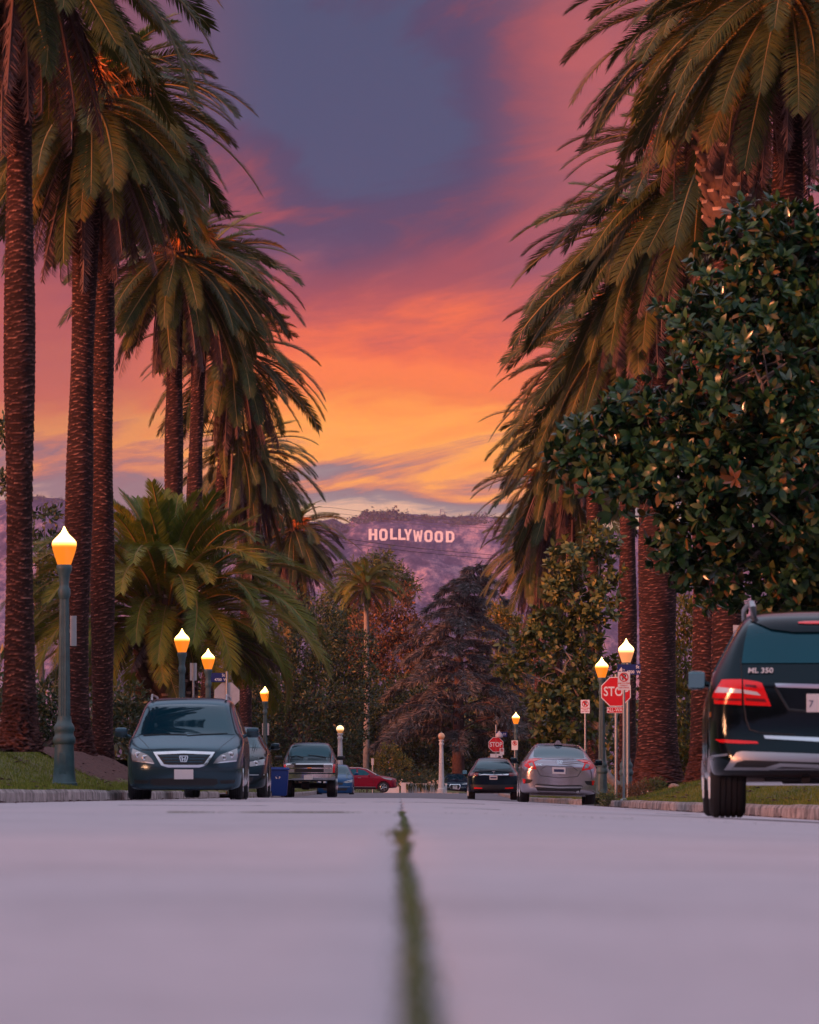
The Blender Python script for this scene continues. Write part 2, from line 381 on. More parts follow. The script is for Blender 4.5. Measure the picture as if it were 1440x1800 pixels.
M['soil'] = mat('soil', (0.045, 0.032, 0.024), 0.95, var=0.35, vscale=3, bump=0.4, bscale=8)
M['mulch'] = mat('red_brown_mulch', (0.10, 0.036, 0.030), 0.95, var=0.5, vscale=14, bump=0.8, bscale=30)
def lawnmat():
    m = bpy.data.materials.new('lawn'); m.use_nodes = True
    t = N(m.node_tree); b = t.nodes['Principled BSDF']; o = t.obj()
    n = t.noise(o, 0.8, 5, 0.65); n2 = t.noise(o, 25, 3, 0.6)
    c = t.ramp(n, [(0.3, (0.075, 0.08, 0.014, 1)), (0.5, (0.13, 0.12, 0.02, 1)), (0.68, (0.20, 0.12, 0.055, 1))])
    c = t.mix(0.4, c, t.ramp(n2, [(0.3, (0.03, 0.035, 0.01, 1)), (0.7, (0.14, 0.13, 0.04, 1))]))
    t.links.new(c, b.inputs['Base Color']); b.inputs['Roughness'].default_value = 0.9
    return m
M['lawn'] = lawnmat()

RW = 5.0
def half(y): return 5.0 - 0.4 * smooth01(165, 200, y)
def road_z(x, y):
    z = 0.01 * (x / 5) ** 2 if x < 0 else -0.2 * min(1.6, x / 5) ** 1.3
    q = smooth01(215, 345, y)
    return z * (1 - 0.75 * q) + 0.20 * q
CROSS = ((150.0, 168.0), (296.0, 372.0))
def in_cross(y):
    f = 0.0
    for a, b in CROSS: f = max(f, smooth01(a - 2, a, y) * (1 - smooth01(b, b + 2, y)))
    return f
def gz(x, y):
    h = half(y)
    if abs(x) <= h: return road_z(x, y)
    k = road_z(math.copysign(h, x), y); t = abs(x) - h - 0.16
    if t < 0: return k + 0.17
    if x < 0: lawn = k + 0.165 + 0.1 * min(t, 1.2) + 0.86 * smooth01(0.7, 3.3, t)
    else: lawn = k + 0.165 + 0.50 * smooth01(0.0, 2.6, t)
    return lawn * (1 - in_cross(y)) + (k + 0.02) * in_cross(y)

def sheet(name, xs, ys, zf, m, parent=None, smooth=True):
    V = [(x, y, zf(x, y)) for y in ys for x in xs]
    nx = len(xs); Fc = []
    for j in range(len(ys) - 1):
        for i in range(nx - 1):
            a = j * nx + i; Fc.append((a, a + 1, a + nx + 1, a + nx))
    return link(name, npmesh(name, V, Fc, m, smooth), parent)
lsp = lambda a, b, n: [a + (b - a) * i / (n - 1) for i in range(n)]

tag(sheet('ground', lsp(-6000, 6000, 7), [-300, -50, 20, 700, 6400, 8400], lambda x, y: -0.9, M['soil']), kind='structure')
tag(sheet('road_bed', lsp(-16, 16, 17), lsp(-30, 480, 52), lambda x, y: (road_z(max(-5, min(5, x)), y) - 0.06), M['soil']), kind='structure')

# concrete road in large slabs with an open joint down the middle
road = tag(empty('road'), kind='structure')
def crack(y): return 0.012 - 0.0016 * y + 0.020 * min(1.0, y / 14.0) * noise.noise(Vector((y * 0.33, 1.7, 2))) + 0.05 * smooth01(28, 60, y) * noise.noise(Vector((y * 0.21, 5.7, 2)))
def jit(y, s): return 0.006 * (noise.noise(Vector((y * 2.3, s, 0))) + 0.8 * noise.noise(Vector((y * 7.1, s, 4)))) * min(4.0, 0.6 + y * 0.03)
def slab(y0, y1, side):
    step = 0.06 if y0 < 36 else 0.5
    ys = lsp(y0 + 0.015, y1 - 0.015, max(3, int((y1 - y0) / step)))
    xs01 = [0, 0.004, 0.02, 0.1, 0.3, 0.5, 0.7, 0.9, 1.0]
    V = []; Fc = []
    nx = len(xs01) + 1
    for y in ys:
        xin = crack(y) + side * (0.0065 + 0.006 * smooth01(32, 50, y)) + jit(y, side * 3.0); xout = side * (half(y) - 0.004)
        e = 0.012 * noise.noise(Vector((y * 5.0, side, 9)))
        V.append((xin, y, road_z(xin, y) - 0.055))
        for k in xs01:
            x = xin + (xout - xin) * k
            z = road_z(x, y) + 0.002 * noise.noise(Vector((x * 0.9, y * 0.5, 0)))
            if k == 0: z -= 0.006
            V.append((x, y, z))
    for j in range(len(ys) - 1):
        for i in range(nx - 1):
            a = j * nx + i
            f = (a, a + 1, a + nx + 1, a + nx)
            Fc.append(f if side > 0 else f[::-1])
    link('slab', npmesh('slab', V, Fc, M['concrete'], False), road)
yy = [-6.0, 36.6, 57.0, 78.0, 99.0, 120.0, 141.0, 172.0]
for a, b in zip(yy, yy[1:]):
    for s in (-1, 1): slab(a, b, s)
tag(sheet('asphalt_street', lsp(-5.0, 5.0, 21), lsp(172, 300, 40), lambda x, y: road_z(x * half(y) / 5.0, y) - 0.004, M['asphalt']), kind='structure')
tag(sheet('cross_street', lsp(-60, 60, 41), [300, 310, 320, 330, 340, 350, 360, 370, 380, 400, 420, 470], lambda x, y: road_z(max(-4.6, min(4.6, x)), y) - 0.008 + 0.02 * smooth01(340, 420, y), M['asphalt']), kind='structure')
for s in (-1, 1):
    tag(sheet('side_street', [s * v for v in lsp(5.0, 60.0, 12)], lsp(150.0, 168.0, 7), lambda x, y: road_z(math.copysign(5, x), y) + 0.006, M['asphalt']), kind='structure')

# moss and grass growing in the open joint
def moss():
    r = random.Random(3); V = []; Fc = []
    ys = [2.0 + i * 0.05 for i in range(760)]
    for j, y in enumerate(ys):
        c = crack(y) ; w = 0.0072 + 0.006 * noise.noise(Vector((y * 0.35, 3, 1))) + 0.007 * noise.noise(Vector((y * 1.7, 2, 0))) + 0.004 * min(y, 36) / 36 * 2
        hh = 0.002 + 0.006 * noise.noise(Vector((y * 2.9, 5, 0)))
        for k in (-1, -0.4, 0.2, 1):
            V.append((c + w * k * 0.8 + jit(y, 1) , y, -0.012 + (hh + 0.010) * (1 - abs(k) ** 2) + 0.003 * r.random()))
    for j in range(len(ys) - 1):
        for i in range(3):
            a = j * 4 + i; Fc.append((a, a + 1, a + 5)); Fc.append((a, a + 5, a + 4))
    def tuft(x, y, z, n, s):
        for _ in range(n):
            a = r.random() * 6.28; l = s * (0.4 + r.random()); b = len(V); q = r.random() * 0.9
            ox, oy = x + r.gauss(0, 0.006 + s * 0.25), y + r.gauss(0, 0.05)
            V.extend([(ox - 0.0016, oy, z), (ox + 0.0016, oy, z), (ox + math.cos(a) * l * q, oy + math.sin(a) * l * q, z + l * (1 - 0.5 * q))]); Fc.append((b, b + 1, b + 2))
    for i in range(900):
        y = 2.2 + 34 * r.random() ** 1.3
        tuft(crack(y), y, -0.006, 3, 0.008 + 0.006 * r.random())
    for y, n, s in ((36.3, 60, 0.020), (34.5, 60, 0.016), (32.0, 40, 0.014), (21.5, 80, 0.020), (17.3, 160, 0.028), (16.2, 90, 0.02), (14.0, 90, 0.018)):
        for _ in range(n // 10): tuft(crack(y) + r.gauss(0, 0.012) - 0.006, y + r.gauss(0, 0.35), -0.006, 10, s)
    # the cross joint on the left carries moss too
    for i in range(2600):
        x = -0.05 - 1.5 * r.random() ** 0.8
        if noise.noise(Vector((x * 2.2, 0, 0))) + r.gauss(0, .22) > -0.05: tuft(x, 36.6 + r.gauss(0, 0.03), -0.004, 3, 0.013)
    for i in range(500):
        x = 0.2 + 3.5 * r.random()
        if noise.noise(Vector((x * 1.5, 7, 0))) + r.gauss(0, .22) > 0.15: tuft(x, 36.6 + r.gauss(0, 0.02), road_z(x, 36) - 0.004, 2, 0.012)
    o = link('moss', npmesh('moss', V, Fc, M['moss']), None); tag(o, kind='stuff')
moss()

# hairline cracks wandering over the slabs
def cracks():
    r = random.Random(21); mb = MB()
    for x, y, a, L in ((2.6, 60, .5, 2.2), (1.1, 83, 1.9, 2.5), (-1.6, 58, .3, 2.4), (-2.4, 92, 1.2, 3), (1.7, 108, .2, 3), (-.9, 75, 2.2, 2), (3.6, 95, .9, 2.5), (.8, 50, 1.0, 1.5)):
        p = []
        for k in range(14):
            p.append((x, y, road_z(x, y) - .001)); a += r.gauss(0, .45); x += math.cos(a) * L / 14; y += math.sin(a) * L / 14 * 1.6
        mb.tube(p, .003, 4)
    tag(mb.build('pavement_crack', M['soil'], None), kind='stuff')
cracks()

# kerbs: cast segments, butted with small open joints
def kerb(name, side, runs):
    root = tag(empty(name), kind='structure'); r = random.Random(side + 11)
    for y0, y1, L in runs:
        y = y0
        while y < y1 - 0.5:
            l = min(L * (0.85 + 0.3 * r.random()), y1 - y)
            mb = MB(); h = half(y + l / 2); x0 = side * h
            z0 = road_z(x0, y + l / 2); dz = r.uniform(-0.010, 0.010); dx = r.uniform(0, 0.012)
            n = 6; rows = []
            for i in range(n):
                f = i / (n - 1); Y = y + 0.008 + (l - 0.016) * f; hh = half(Y)
                ch = 0.012 * r.random()
                zt = road_z(side * hh, Y) + 0.17 + dz + 0.004 * r.random()
                rows.append([(side * (hh + dx), Y, z0 - 0.1), (side * (hh + dx + 0.01), Y, zt - 0.035 - ch), (side * (hh + dx + 0.035 + ch), Y, zt), (side * (hh + 0.17), Y, zt + 0.004), (side * (hh + 0.17), Y, z0 - 0.1)])
            vr = [[mb.bm.verts.new(p) for p in row] for row in rows]
            for a, b in zip(vr, vr[1:]):
                for i in range(4): mb.bm.faces.new((a[i], a[i + 1], b[i + 1], b[i]))
            mb.bm.faces.new(vr[0]); mb.bm.faces.new(vr[-1][::-1])
            mb.build('kerb_stone', M['kerb'], root); y += l
kerb('left_kerb', -1, [(52, 150, 3.2), (170, 296, 7.0)])
kerb('right_kerb', 1, [(40, 150, 3.2), (170, 296, 7.0)])

# verges
for nm, s in (('left_verge', -1), ('right_verge', 1)):
    xs = [s * v for v in (5.16, 5.3, 5.5, 5.8, 6.1, 6.4, 6.8, 7.2, 7.6, 8.0, 8.4, 8.8, 9.5, 11, 14, 20, 40, 90)]
    for a, b, k in ((20, 148, 86), (170, 295, 40)):
        tag(sheet(nm, xs if s > 0 else xs[::-1], lsp(a, b, k), lambda x, y: gz(math.copysign(max(abs(x), half(y) + 0.165), x), y) - 0.004 + 0.02 * noise.noise(Vector((x * 1.3, y * 0.7, 0))), M['lawn']), kind='structure')
tag(sheet('back_verge', lsp(-90, 90, 60), [372.5, 376, 380, 390, 410, 440, 480, 560, 700], lambda x, y: 0.2 + 0.25 * smooth01(372, 380, y) * (1 if x < 1.6 else 0) if y < 420 else 0.3, M['lawn']), kind='structure')
tag(sheet('mulch_bed', lsp(-10.0, -6.25, 50), lsp(118, 147.5, 200), lambda x, y: gz(x, y) + 0.035 + 0.05 * noise.noise(Vector((x * 2.5, y * 1.2, 3))) + 0.03 * noise.noise(Vector((x * 9, y * 7, 1))) - 0.06 * smooth01(-6.8, -6.25, x), M['mulch']), kind='structure')

def grass():
    r = np.random.RandomState(5); P = []
    def area(n, x0, x1, y0, y1, skip=None):
        xs = x0 + (x1 - x0) * r.rand(n); ys = y0 + (y1 - y0) * r.rand(n)
        for x, y in zip(xs, ys):
            if skip and skip(x, y): continue
            P.append((x, y, gz(x, y) + 0.0))
    area(52000, -9.2, -5.17, 72, 147, lambda x, y: x < -6.35 and y > 119)
    area(46000, 5.17, 8.4, 48, 148)
    area(9000, -9, -4.8, 171, 290); area(9000, 4.8, 8.5, 171, 290)
    P = np.array(P); n = len(P)
    a = r.rand(n) * 6.283; l = 0.025 + 0.05 * r.rand(n); q = 0.2 + 0.7 * r.rand(n); w = 0.006 + 0.005 * r.rand(n)
    b = r.rand(n) * 6.283
    V = np.zeros((n, 3, 3))
    V[:, 0] = P + np.stack([np.cos(b) * w, np.sin(b) * w, -0.02 * np.ones(n)], 1)
    V[:, 1] = P + np.stack([-np.cos(b) * w, -np.sin(b) * w, -0.02 * np.ones(n)], 1)
    V[:, 2] = P + np.stack([np.cos(a) * l * q, np.sin(a) * l * q, l], 1)
    o = link('grass', npmesh('grass', V.reshape(-1, 3), np.arange(n * 3).reshape(-1, 3), M['grass'])); tag(o, kind='stuff')
grass()
def litter():
    r = random.Random(8); V = []; Fc = []
    def drop(x, y, z, s):
        a = r.random() * 6.28; c, q = math.cos(a) * s, math.sin(a) * s; b = len(V); h = s * r.uniform(.1, .5)
        V.extend([(x - c, y - q, z), (x + q * .4, y - c * .4, z + h), (x + c, y + q, z + .01), (x - q * .4, y + c * .4, z + h * .6)]); Fc.extend([(b, b + 1, b + 2), (b, b + 2, b + 3)])
    for i in range(900):
        sd = r.choice((-1, 1)); y = r.uniform(46, 148); x = sd * (5.2 + 3.2 * r.random()); drop(x, y, gz(x, y) + .03, r.uniform(.03, .09))
    for i in range(420):
        sd = r.choice((-1, 1)); y = r.uniform(46, 148); x = sd * (4.97 - abs(r.gauss(0, .16))); drop(x, y, road_z(x, y) + .004, r.uniform(.02, .07))
    tag(link('fallen_leaves', npmesh('fallen_leaves', V, Fc, M['frond_dead'])), kind='stuff')
litter()

# ------------------------------------------------------------------ hills
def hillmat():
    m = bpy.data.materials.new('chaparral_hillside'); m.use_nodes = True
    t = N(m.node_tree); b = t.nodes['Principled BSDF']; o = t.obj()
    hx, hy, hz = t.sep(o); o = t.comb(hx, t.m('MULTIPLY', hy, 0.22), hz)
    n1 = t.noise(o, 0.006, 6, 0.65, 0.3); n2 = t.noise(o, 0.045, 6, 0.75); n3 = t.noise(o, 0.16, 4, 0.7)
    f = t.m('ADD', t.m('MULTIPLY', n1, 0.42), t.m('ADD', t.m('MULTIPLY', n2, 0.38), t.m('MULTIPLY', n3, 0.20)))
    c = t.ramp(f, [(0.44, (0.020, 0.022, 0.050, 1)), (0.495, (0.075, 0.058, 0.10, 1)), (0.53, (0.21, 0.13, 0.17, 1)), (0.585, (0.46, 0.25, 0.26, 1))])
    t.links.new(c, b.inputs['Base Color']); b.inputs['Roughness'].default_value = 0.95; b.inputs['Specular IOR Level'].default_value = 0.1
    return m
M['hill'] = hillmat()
RIDGE = [(-500, 905), (-100, 885), (0, 880), (60, 872), (110, 878), (200, 892), (300, 905), (480, 922), (560, 917), (575, 913), (588, 911), (600, 920), (616, 921), (622, 909), (650, 903), (690, 901), (720, 904), (760, 907), (800, 908), (850, 907), (900, 912), (960, 925), (1060, 935), (1200, 925), (1440, 920), (2000, 930)]
def ridge_z(x):
    p = 720 + x / 8000 * F
    for (a, ya), (b, yb) in zip(RIDGE, RIDGE[1:]):
        if a <= p <= b: y = ya + (yb - ya) * (p - a) / (b - a); break
    else: y = RIDGE[0][1] if p < RIDGE[0][0] else RIDGE[-1][1]
    return CAMZ + (HY - y) / F * 8000
def hill_z(x, y):
    zr = ridge_z(x)
    if y > 8000: return zr - (y - 8000) * 0.35
    f = (y - 6500) / 1500.0
    base = 20 + (zr - 20) * (0.62 * f + 0.38 * f * f * (3 - 2 * f))
    k = min(1, max(0, (8000 - y) / 250.0)) * smooth01(6500, 6700, y)
    g = noise.noise(Vector((x / 210 + 0.4 * noise.noise(Vector((x / 300, y / 300, 5))), y / 700, 0)))
    g2 = noise.noise(Vector((x / 80 + y / 400, y / 260, 3))); g3 = noise.noise(Vector((x / 30, y / 60, 8)))
    return base + k * (58 * (abs(g) - 0.3) * 1.1 + 22 * g2 + 5 * g3) + 3.0 * noise.noise(Vector((x / 18, y / 40, 1))) * smooth01(6500, 6600, y)
xs = lsp(-900, 900, 260); ys = lsp(6500, 8000, 150) + [8012, 8040, 8100, 8300]
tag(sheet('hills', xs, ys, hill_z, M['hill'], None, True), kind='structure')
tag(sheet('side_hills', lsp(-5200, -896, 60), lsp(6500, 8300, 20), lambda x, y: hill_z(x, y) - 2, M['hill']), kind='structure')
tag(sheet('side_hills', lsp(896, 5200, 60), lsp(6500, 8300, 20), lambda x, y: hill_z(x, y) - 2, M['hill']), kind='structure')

def hill_hit(px, py):
    """distance at which the view ray through that pixel meets the hillside"""
    y = 6600.0
    while y < 8000:
        if hill_z((px - 720) / F * y, y) >= CAMZ + (HY - py) / F * y: return y
        y += 8
    return 7900.0
LET = {
 'H': [[(0, 0), (.34, 0), (.34, .42), (.66, .42), (.66, 0), (1, 0), (1, 1), (.66, 1), (.66, .6), (.34, .6), (.34, 1), (0, 1)]],
 'O': [[(.25, 0), (.75, 0), (1, .2), (1, .8), (.75, 1), (.25, 1), (0, .8), (0, .2)], [(.40, .2), (.32, .28), (.32, .72), (.40, .8), (.60, .8), (.68, .72), (.68, .28), (.60, .2)]],
 'L': [[(0, 0), (1, 0), (1, .2), (.36, .2), (.36, 1), (0, 1)]],
 'Y': [[(.33, 0), (.67, 0), (.67, .42), (1, 1), (.68, 1), (.5, .62), (.32, 1), (0, 1), (.33, .42)]],
 'W': [[(.15, 0), (.38, 0), (.5, .5), (.62, 0), (.85, 0), (1, 1), (.80, 1), (.71, .42), (.60, .9), (.40, .9), (.29, .42), (.20, 1), (0, 1)]],
 'D': [[(0, 0), (.7, 0), (1, .25), (1, .75), (.7, 1), (0, 1)], [(.34, .2), (.34, .8), (.58, .8), (.68, .68), (.68, .32), (.58, .2)]]}
SIGN = [('H', 648.1, 663.5, 929.7, 949.5, 'big white letter H, first letter of the hillside sign'),
        ('O', 666.7, 681.5, 929.4, 950.5, 'big white letter O between the H and the first L on the hill'),
        ('L', 685.9, 698.5, 929.1, 948.6, 'big white letter L just after the first O on the hill'),
        ('L', 700.2, 713.3, 929.7, 949.1, 'big white letter L just before the Y on the hill'),
        ('Y', 710.4, 724.3, 930.1, 950.1, 'big white letter Y in the middle of the hillside sign'),
        ('W', 726.5, 743.2, 931.6, 952.0, 'big white letter W after the Y on the hill'),
        ('O', 746.1, 760.7, 932.0, 952.7, 'big white letter O just after the W on the hill'),
        ('O', 764.1, 779.0, 933.5, 953.4, 'big white letter O just before the D on the hill'),
        ('D', 783.8, 798.9, 933.5, 953.4, 'big white letter D, last letter of the hillside sign')]
yS = sum(hill_hit((a + b) / 2, d + 2) for _, a, b, _, d, _ in SIGN) / 9
for ch, x0, x1, y0, y1, lb in SIGN:
    y = yS - 25; k = y / F
    w = (x1 - x0) * k; h = (y1 - y0) * k
    root = tag(empty('sign_letter', ((x0 + x1) / 2 * k - 720 * k, y, CAMZ + (HY - y1) * k)), lb, 'hillside letter', 'white letters of the hillside sign')
    link('letter_face', shape2d([[((p[0] - 0.5) * w, p[1] * h) for p in lp] for lp in LET[ch]], 0.5, M['white_paint'], 'letter_face'), root)
    for sx in (-0.32, 0.32):
        gzz = hill_z(root.location.x + sx * w, y + 6) - root.location.z
        MB().tube([(sx * w, 0.8, h * 0.5), (sx * w, 6, min(gzz, -1))], 0.22, 5).tube([(sx * w, 0.8, 0.2), (sx * w, 1.0, min(hill_z(root.location.x + sx * w, y + 1) - root.location.z, -1.5))], 0.22, 5).build('support_post', M['wood'], root)
# masts on the ridge
def mast(px, h, lb, arms):
    x = (px - 720) / F * 7990
    root = tag(empty('radio_mast', (x, 7990, hill_z(x, 7990) - 1)), lb, 'radio mast')
    mb = MB()
    for a, b in ((-1, -1), (1, -1), (0, 1)): mb.tube([(a * 0.9, b * 0.9, 0), (a * 0.35, b * 0.35, h)], 0.22, 4)
    for i in range(6):
        z = h * (i + 0.5) / 6; w = 0.9 - 0.5 * i / 6
        mb.tube([(-w, -w, z), (w, -w, z + h / 12)], 0.15, 4).tube([(w, -w, z), (0, w, z + h / 12)], 0.15, 4)
    mb.build('lattice', M['satin'], root)
    for z, w in arms: MB().box((w / 2, 0, z * h), (w, 0.4, 0.7)).build('antenna', M['satin'], root)
mast(774.5, 12, 'tall thin radio mast on the ridge right of the letters', [(0.9, 6), (0.7, 6)])
mast(782, 8, 'short radio mast beside the tall one on the ridge', [(0.95, 4), (0.5, -5)])
for px in (835, 843, 852): mast(px, 9, 'thin mast in the antenna cluster at right end of ridge, %s' % {835: 'nearest the letters', 843: 'middle one', 852: 'partly behind palm fronds'}[px], [(0.85, 4), (0.6, -3)])
# scrub along the ridge line
def ridge_scrub():
    r = random.Random(9); V = []; Fc = []
    for i in range(520):
        px = r.uniform(540, 900) if i < 420 else r.uniform(40, 300); x = (px - 720) / F * 7980; y = 7980 + r.uniform(-60, 10)
        s = r.uniform(1.5, 5.0) * (1.5 if 640 < px < 715 else 1); z = hill_z(x, y)
        for k in range(16):
            a = Vector((r.gauss(0, s * 0.6), r.gauss(0, s * 0.5), abs(r.gauss(0, s * 0.55)))) + Vector((x, y, z))
            b = len(V)
            for q in range(3): V.append(tuple(a + Vector((r.uniform(-1, 1), r.uniform(-1, 1), r.uniform(-1, 1))) * s * 0.5))
            Fc.append((b, b + 1, b + 2))
    tag(link('ridge_scrub', npmesh('ridge_scrub', V, Fc, M['leaf_dark'])), kind='stuff')
ridge_scrub()

# ------------------------------------------------------------------ air
def haze():
    m = bpy.data.materials.new('haze'); m.use_nodes = True; t = N(m.node_tree); t.nodes.clear()
    o = t.new('ShaderNodeOutputMaterial'); v = t.new('ShaderNodeVolumePrincipled')
    v.inputs['Color'].default_value = (.74, .56, 1.0, 1); v.inputs['Density'].default_value = 3.0e-5; v.inputs['Anisotropy'].default_value = 0.0
    t.links.new(v.outputs[0], o.inputs['Volume'])
    top = max(ridge_z(x) for x in range(-5000, 5001, 20)) + 45
    h = MB().box((0, 4000, (top - 2.5) / 2), (12600, 9000, top + 2.5)).build('haze', m)
    tag(h, kind='stuff')
haze()
# ------------------------------------------------------------------ palms
def palmbark(name, c1, c2):
    m = bpy.data.materials.new(name); m.use_nodes = True
    t = N(m.node_tree); b = t.nodes['Principled BSDF']; o = t.obj()
    x, y, z = t.sep(o)
    v = t.comb(t.m('MULTIPLY', x, 3.0), t.m('MULTIPLY', y, 3.0), t.m('MULTIPLY', z, 14.0))
    n = t.noise(v, 1.0, 5, 0.7, 0.3); n2 = t.noise(o, 1.6, 4, 0.6)
    sc_ = t.new('ShaderNodeAttribute'); sc_.attribute_name = 'scar'
    f = t.m('ADD', sc_.outputs['Fac'], t.m('MULTIPLY', t.m('SUBTRACT', n, 0.5), 0.9))
    c = t.ramp(f, [(0.05, tuple(k * 0.22 for k in c1) + (1,)), (0.35, c1 + (1,)), (0.85, c2 + (1,))])
    c = t.mix(0.6, c, t.ramp(n2, [(0.35, (.45, .42, .45, 1)), (0.65, (1, 1, 1, 1))]), 'MULTIPLY')
    t.links.new(c, b.inputs['Base Color']); b.inputs['Roughness'].default_value = 0.9; b.inputs['Specular IOR Level'].default_value = 0.2
    bn = t.new('ShaderNodeBump'); bn.inputs['Strength'].default_value = 0.8; bn.inputs['Distance'].default_value = 0.03
    t.links.new(n, bn.inputs['Height']); t.links.new(bn.outputs[0], b.inputs['Normal'])
    return m
M['palm_bark'] = palmbark('palm_trunk_bark', (0.135, 0.058, 0.052), (0.46, 0.23, 0.19))
M['boot'] = mat('leaf_base_stub', (0.10, 0.05, 0.038), 0.85, var=0.4, vscale=6)
M['boot_end'] = mat('pale_cut_end', (0.40, 0.24, 0.19), 0.85, var=0.25, vscale=9)
M['burlap'] = mat('brown_fibre', (0.09, 0.045, 0.03), 0.95, var=0.5, vscale=12)

def frond_mesh(name, seed, L, bend, mt, nl=56, wid=0.46, dead=False, sag=0.0):
    r = np.random.RandomState(seed)
    n = 12; s = np.linspace(0, 1, n)
    ang = -bend * s ** 1.35
    side = 0.12 * (r.rand() - 0.5) * s ** 2
    dx = np.cos(ang); dz = np.sin(ang)
    px = np.concatenate([[0], np.cumsum(dx[:-1])]) * L / (n - 1); pz = np.concatenate([[0], np.cumsum(dz[:-1])]) * L / (n - 1)
    pts = np.stack([px, side * L, pz], 1)
    V = []; Fc = []
    rad = 0.042 * (1 - s) ** 0.8 + 0.006
    for i in range(n):
        t = np.array([dx[i], 0, dz[i]]); u = np.array([0, 1, 0]); w = np.cross(t, u)
        for k in range(3):
            a = 2 * np.pi * k / 3 + np.pi / 2
            V.append(pts[i] + u * np.cos(a) * rad[i] * 1.3 + w * np.sin(a) * rad[i])
    for i in range(n - 1):
        for k in range(3):
            a = i * 3 + k; b = i * 3 + (k + 1) % 3
            Fc.append((a, b, b + 3)); Fc.append((a, b + 3, a + 3))
    nr = len(Fc)
    for i in range(nl * 2):
        sd = 1 if i % 2 else -1
        q = 0.10 + 0.90 * ((i // 2) + 0.5 + 0.35 * (r.rand() - 0.5)) / nl
        f = q * (n - 1); j = min(n - 2, int(f)); f -= j
        P = pts[j] * (1 - f) + pts[j + 1] * f; a = ang[j] * (1 - f) + ang[j + 1] * f
        T = np.array([np.cos(a), 0, np.sin(a)]); Sd = np.array([0, float(sd), 0]); Up = np.array([-np.sin(a), 0, np.cos(a)])
        phi = np.radians(62 - 24 * q + r.randn() * 3); psi = np.radians((20 if not dead else -45) + r.randn() * (6 if not dead else 22))
        D = T * np.cos(phi) + (Sd * np.cos(psi) + Up * np.sin(psi)) * np.sin(phi); D /= np.linalg.norm(D)
        l = wid * (0.30 + 0.80 * np.sin(np.pi * (0.14 + 0.66 * q)) ** 0.8) * (0.93 + 0.14 * r.rand())
        if q > 0.86: l *= 1 - 3.6 * (q - 0.86)
        if q < 0.18: l *= 0.4
        if dead: l *= 0.65
        Wd = np.cross(D, Up); Wd /= np.linalg.norm(Wd) + 1e-6
        w = 0.0125 if not dead else 0.010
        grav = np.array([0, 0, -1.0]) * l * (0.10 + sag)
        A = P - Wd * w * 0.6; B = P + Wd * w * 0.6
        m1 = P + D * l * 0.5 + grav * 0.25; tip = P + D * l + grav
        b = len(V); V.extend([A, B, m1 + Wd * w, m1 - Wd * w, tip])
        Fc.extend([(b, b + 1, b + 2), (b, b + 2, b + 3), (b + 3, b + 2, b + 4)])
    me = npmesh(name, np.array(V), Fc, mt)
    me.materials.append(M['rachis'] if not dead else mt)
    idx = np.zeros(len(Fc), dtype=np.int32); idx[:nr] = 1
    me.polygons.foreach_set('material_index', idx)
    return me
FR = {k: [frond_mesh('frond', 10 * i + j, L, b, M[m], nl, w, d, sg) for j in range(3)] for i, (k, L, b, m, nl, w, d, sg) in enumerate([
    ('up', 3.0, 0.75, 'frond_young', 130, 0.42, False, 0.0), ('mid', 3.8, 1.05, 'frond', 160, 0.46, False, 0.05),
    ('low', 3.8, 0.85, 'frond', 160, 0.46, False, 0.1), ('hang', 3.5, 0.40, 'frond', 150, 0.45, False, 0.1), ('dead', 3.3, 0.30, 'frond_dead', 90, 0.40, True, 0.3),
    ('long', 5.0, 1.75, 'frond_young', 190, 0.62, False, 0.05)])}
def bootmesh():
    V = [(-.10, 0, -.05), (.10, 0, -.05), (.13, 0, .06), (-.13, 0, .06), (-.07, -.16, .09), (.07, -.16, .09), (.085, -.15, .14), (-.085, -.15, .14)]
    me = npmesh('leaf_base', [(x, y, z) for x, y, z in V], [(0, 1, 5, 4), (1, 2, 6, 5), (2, 3, 7, 6), (3, 0, 4, 7), (4, 5, 6, 7)], M['boot'])
    me.materials.append(M['boot_end']); me.polygons[4].material_index = 1
    return me
BOOT = bootmesh()
